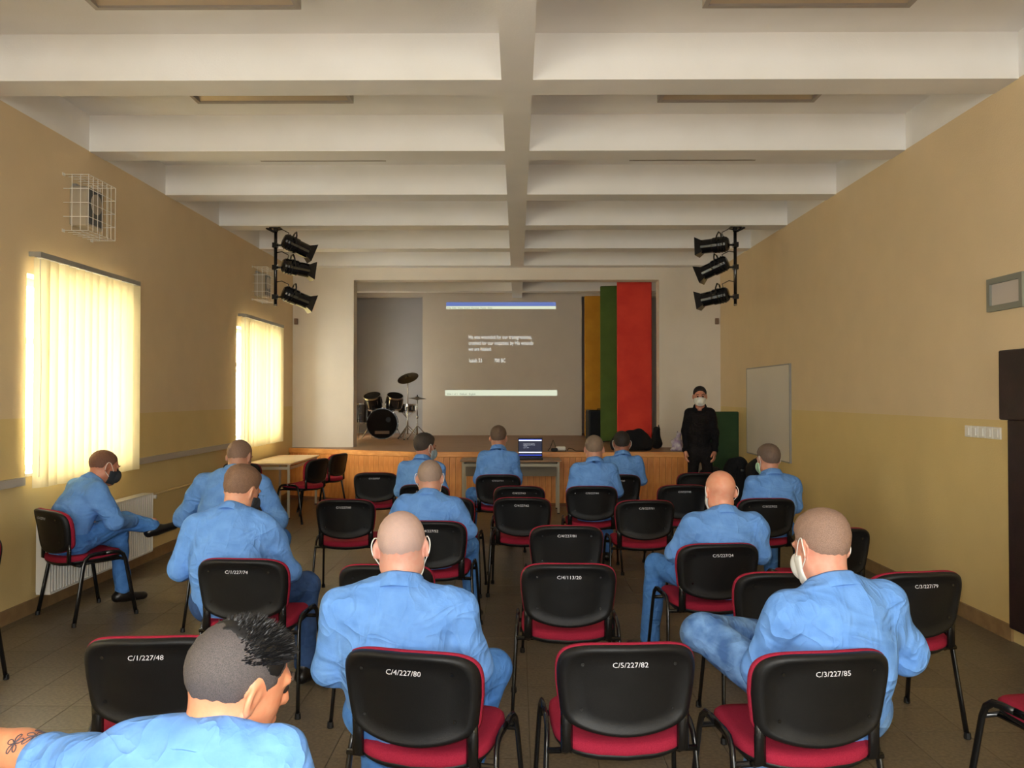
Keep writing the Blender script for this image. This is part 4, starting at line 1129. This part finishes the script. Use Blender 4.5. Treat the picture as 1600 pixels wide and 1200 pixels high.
# projector on the stage edge with cables
pj = empty('projector', (px(876, 12.3), 12.32, STZ + .004), 0, 'small white projector on the front edge of the stage', 'projector')
MB().box(-.075, .075, -.07, .07, .01, .07, bev=.012).build('casing', WHITEP, pj)
MB().lathe([(.03, 0), (.032, .02), (.026, .03), (.02, .03)], 16, Matrix.Translation((-.02, .065, .04)) @ Matrix.Rotation(-PI / 2, 4, 'X')).build('lens', BLACKM, pj)
for a in (-.07, .07): MB().lathe([(.01, 0), (.01, .012)], 8, Matrix.Translation((a, -.05, 0))).build('foot', BLACKP, pj)
MB().lathe([(.01, 0), (.01, .012)], 8, Matrix.Translation((0, .06, 0))).build('foot', BLACKP, pj)
def cable(label, pts, r=.006):
    tag(MB().tube(pts, r, 6).build('cable', BLACKP, smooth=True), label, 'cable', 'cables on the stage edge')
z_ = STZ + .010
P_ = lambda x, d, z=0: (px(x, d), d, z_ + z)
cable('black cable looping up left of the projector', [P_(856, 12.25), P_(860, 12.3, .05), P_(864, 12.32, .16), P_(868, 12.34, .05), P_(870, 12.38)])
cable('black cable lying right of the projector', [P_(886, 12.3), P_(889, 12.28, .04), P_(894, 12.25, .03), P_(900, 12.22), P_(912, 12.2)])
tag(MB().box(-.05, .05, -.03, .03, 0, .05, bev=.01).box(-.02, .02, -.031, -.028, .015, .035).build('power_adapter', BLACKP, loc=(px(866, 12.26), 12.22, STZ + .004)), 'black power adapter beside the projector on the stage edge', 'adapter')
# scenery panels
def panel(name, label, X, Y, w, d, h, rz, rgb, rgb2):
    p = empty(name, (X, Y, STZ), rz, label, 'panel', 'painted scenery panels on the stage')
    m_ = mat('felt_%s' % name, rgb, .9, rgb2=rgb2, scale=3, bump=.15, bscale=300)
    MB().box(-w / 2, w / 2, -d / 2, d / 2, .02, h, bev=.012).build('covered_board', m_, p)
    for a in (-w / 2 + .05, w / 2 - .05): MB().box(a - .03, a + .03, -d / 2 - .0, d / 2, 0, .02).build('foot', BLACKP, p)
    return p
panel('red_panel', 'tall red scenery panel at the right of the stage', px(991, 14.1), 14.1, .60, .16, 2.86, math.radians(-8), (214, 62, 46), (200, 50, 38))
panel('green_panel', 'tall green scenery panel between the yellow and the red one', px(955, 14.85), 14.80, .40, .14, 2.86, math.radians(-12), (78, 100, 36), (68, 90, 30))
panel('yellow_panel', 'tall yellow scenery panel behind the green one', px(937, 16.6), 16.6, .62, .14, 2.9, math.radians(-4), (196, 138, 32), (182, 124, 26))
gp = panel('green_floor_board', 'dark green board leaning upright by the right wall behind the standing man', 3.02, 12.02, .54, .06, 1.42, 0, (44, 72, 40), (36, 62, 34)); gp.location.z = 0; gp['group'] = 'boards by the right wall'
# amplifier / speaker box on the stage
ab = empty('stage_loudspeaker', (px(937, 15.25), 15.28, STZ), math.radians(4), 'black loudspeaker box standing before the yellow panel on the stage', 'loudspeaker')
MB().box(-.24, .24, -.2, .2, .02, .58, bev=.02).build('cabinet', BLACKP, ab)
MB().box(-.21, .21, -.208, -.198, .05, .55, bev=.004).build('grille', SPG if False else BLKF, ab)
MB().tube([(-.06, -.1, .58), (-.06, -.1, .60), (.06, -.1, .60), (.06, -.1, .58)], .008, 6).build('handle', BLACKM, ab)
for a in (-.2, .2):
    for b in (-.16, .16): MB().lathe([(.02, 0), (.02, .02)], 8, Matrix.Translation((a, b, 0))).build('foot', BLACKP, ab)
# bags built as soft lumps
def lump(name, label, cat, loc, prims, rz=0, m=None, amp=.012, h=.02, seed=1, group=None, strap=None):
    pts = np.array([q for p in prims for q in p[:2]]); r = max(max(p[2:4]) for p in prims)
    def fn(P):
        d = None
        for a, b, ra, rb in prims:
            e = rcone(P, a, b, ra, rb); d = e if d is None else smin(d, e, .05)
        d = d + fold_noise(P, seed, amp)
        return np.maximum(d, -P[..., 2])
    lo = pts.min(0) - r - .05; hi = pts.max(0) + r + .05; lo[2] = -.05
    v, f = poly(fn, lo, hi, h)
    root = empty(name, loc, rz, label, cat, group)
    link('bag_body', mesh_np('bag_body', [(v, f, 0)]), m or BLKF, root)
    if strap: MB().tube(strap, .012, 6, flat=.4).build('strap', BLACKP, root, smooth=True)
    return root
lump('duffel_bag', 'big black bag lying on the stage front before the red panel', 'bag', (px(990, 12.55), 12.55, STZ), [((-.22, 0, .10), (.16, 0, .10), .15, .14), ((-.10, 0, .18), (.08, 0, .2), .12, .13), ((.05, .02, .22), (.07, .02, .25), .09, .08)], seed=31, strap=[(-.25, -.1, .2), (-.3, -.16, .05), (-.1, -.2, .02), (.1, -.18, .02), (.28, -.1, .06)])
lump('small_bag', 'small black bag on the stage to the right of the big one', 'bag', (px(1026, 12.9), 12.95, STZ), [((0, 0, .08), (0, 0, .3), .09, .05)], seed=32, h=.015, strap=[(0, -.05, .3), (.02, -.08, .38), (.05, -.03, .3)])
lump('gift_bag', 'crumpled lilac and white bag at the stage corner beside the standing man', 'bag', (2.46, 12.45, STZ), [((0, 0, .04), (0, 0, .12), .10, .09), ((0, 0, .12), (.03, 0, .25), .06, .03)], m=mat('lilac_foil', (150, 128, 172), .35, rgb2=(205, 200, 206), scale=18), seed=33, h=.014, amp=.016, strap=[(.0, 0, .22), (.01, 0, .30), (.04, 0, .28)])
for k, (X, Y, hh, rr_, lb) in enumerate(((2.72, 11.35, .66, .16, 'low black equipment bag on the floor just right of the standing man'), (3.0, 11.05, .82, .15, 'tall black equipment bag with buckle by the green board'), (3.18, 10.70, .86, .12, 'narrow black bag leaning by the right wall behind the masked man'))):
    bgo = lump('equipment_bag', lb, 'bag', (X, Y, 0), [((-.05, 0, .12), (-.04, 0, hh - .16), rr_, rr_ * .9), ((.05, 0, .12), (.04, .0, hh - .12), rr_ * .9, rr_ * .8)], seed=40 + k, group='black bags by the right wall', strap=[(-.1, -rr_, hh * .4), (-.08, -rr_ * 1.2, hh * .6), (-.03, -rr_, hh * .85)])
    MB().box(.0, .05, -rr_ * 1.22 - .004, -rr_ * 1.22 + .004, hh * .78, hh * .78 + .03).build('buckle', CHROME, bgo)
# ------------------------------------------------------------------ drum kit
DSH = mat('drum_shell', (40, 32, 28), .25, rgb2=(30, 24, 22), scale=8); SKN = mat('drum_head_smoke', (22, 18, 16), .8, spec=.1); BRZ = mat('cymbal_bronze', (84, 70, 44), .35, .9)
def drum(parent, name, M, r, L_, lugs=8, headm=None):
    sh = MB().lathe([(r - .006, -L_ / 2), (r, -L_ / 2), (r, L_ / 2), (r - .006, L_ / 2)], 28, M).build(name, DSH, parent)
    for s in (-1, 1):
        MB().lathe([(r + .012, s * L_ / 2 - .018), (r + .014, s * L_ / 2 + .012), (r + .002, s * L_ / 2 + .012), (r + .002, s * L_ / 2 - .018)], 28, M).build('hoop', CHROME if r < .25 else DSH, sh)
        MB().lathe([(.001, s * L_ / 2 + .004), (r, s * L_ / 2 + .004), (r, s * L_ / 2 + .006), (.001, s * L_ / 2 + .006)], 28, M).build('drum_head', headm or SKN, sh)
    for k in range(lugs):
        a = 2 * PI * k / lugs; MM = M @ Matrix.Rotation(a, 4, 'Z')
        MB().box(r, r + .018, -.008, .008, -L_ * .3, L_ * .3, MM).build('lug', CHROME, sh)
    return sh
DY = 16.0
bd = empty('bass_drum', (px(598, DY), DY, STZ), math.radians(6), 'bass drum of the kit at the left of the stage with two toms on top', 'drum', 'drum kit on the stage')
drum(bd, 'bass_shell', Matrix.Translation((0, 0, .30)) @ Matrix.Rotation(PI / 2, 4, 'X'), .29, .40, 8)
MB().lathe([(.05, .206), (.05, .21)], 16, Matrix.Translation((0.12, 0, .38)) @ Matrix.Rotation(PI / 2, 4, 'X')).build('port_ring', BLACKP, bd)
MB().box(-.14, .14, -.216, -.212, .10, .16).build('badge', mat('badge_brown', (92, 66, 36), .5), bd)
for s in (-1, 1): MB().tube([(s * .26, -.05, .25), (s * .40, -.15, .0)], .010, 6).build('spur', CHROME, bd)
for s in (-1, 1):
    tm = drum(bd, 'tom', Matrix.Translation((s * .21 + .02, -.02, .74)) @ Matrix.Rotation(math.radians(s * 8), 4, 'Y') @ Matrix.Rotation(math.radians(24), 4, 'X'), .165 if s < 0 else .155, .23, 6)
    MB().tube([(s * .05, 0, .56), (s * .06, .02, .74), (s * .16, 0, .76)], .012, 6).build('tom_mount', CHROME, bd)
ft = empty('floor_tom', (px(572, DY) - .12, DY + .1, STZ), 0, 'floor tom at the left edge of the drum kit', 'drum', 'drum kit on the stage')
drum(ft, 'floor_tom_shell', Matrix.Translation((0, 0, .50)), .20, .38, 8)
for k in range(3):
    a = 2 * PI * k / 3 + .5; MB().tube([(.22 * math.cos(a), .22 * math.sin(a), .55), (.22 * math.cos(a), .22 * math.sin(a), 0)], .009, 6).build('leg', CHROME, ft)
sn = empty('snare_drum', (px(632, DY), DY + .32, STZ), 0, 'small snare drum on a stand right of the toms', 'drum', 'drum kit on the stage')
drum(sn, 'snare_shell', Matrix.Translation((0, 0, .60)), .17, .14, 8)
MB().tube([(0, 0, .53), (0, 0, .16)], .012, 6).build('stand_pole', CHROME, sn)
for k in range(3):
    a = 2 * PI * k / 3; MB().tube([(0, 0, .22), (.22 * math.cos(a), .22 * math.sin(a), 0)], .008, 6).build('leg', CHROME, sn)
    MB().tube([(0, 0, .40), (.17 * math.cos(a), .17 * math.sin(a), .53)], .008, 6).build('basket_arm', CHROME, sn)
def cymbal(label, X, Y, hgt, r, tl, ty, two=False):
    c = empty('cymbal_stand', (X, Y, STZ), 0, label, 'cymbal', 'drum kit on the stage')
    MB().tube([(0, 0, .10), (0, 0, hgt * .55)], .014, 8).build('lower_tube', CHROME, c, smooth=True)
    MB().tube([(0, 0, hgt * .5), (0, 0, hgt + .03)], .009, 8).build('upper_tube', CHROME, c, smooth=True)
    MB().lathe([(.02, hgt * .52), (.024, hgt * .53), (.024, hgt * .56), (.02, hgt * .57)], 10).build('clamp', CHROME, c)
    for k in range(3):
        a = 2 * PI * k / 3 + .4; lg = MB().tube([(0, 0, .28), (.26 * math.cos(a), .26 * math.sin(a), 0.01)], .009, 6).build('leg', CHROME, c)
        MB().lathe([(.014, 0), (.014, .02)], 8, Matrix.Translation((.26 * math.cos(a), .26 * math.sin(a), 0))).build('rubber_foot', BLACKP, lg)
    M = Matrix.Translation((0, 0, hgt)) @ Matrix.Rotation(math.radians(ty), 4, 'Y') @ Matrix.Rotation(math.radians(tl), 4, 'X')
    MB().lathe([(.006, .026), (.03, .022), (.045, .008), (r * .6, .0), (r, -.012), (r, -.014), (r * .6, -.002), (.045, .005), (.03, .019), (.006, .023)], 32, M).build('cymbal', BRZ, c)
    if two: MB().lathe([(.006, -.05), (.045, -.034), (r, -.018), (r, -.016), (.045, -.03), (.006, -.046)], 32, M).build('cymbal', BRZ, c)
    MB().lathe([(.012, .028), (.012, .05), (.006, .055)], 8, M).build('wing_nut', BLACKP, c)
cymbal('tilted crash cymbal on a chrome stand above the drum kit', px(637, 15.7), 15.7, 1.20, .21, 30, -14)
cymbal('hi-hat with level cymbals at the right of the drum kit', px(652, 15.5), 15.5, .81, .17, 0, 2, True)
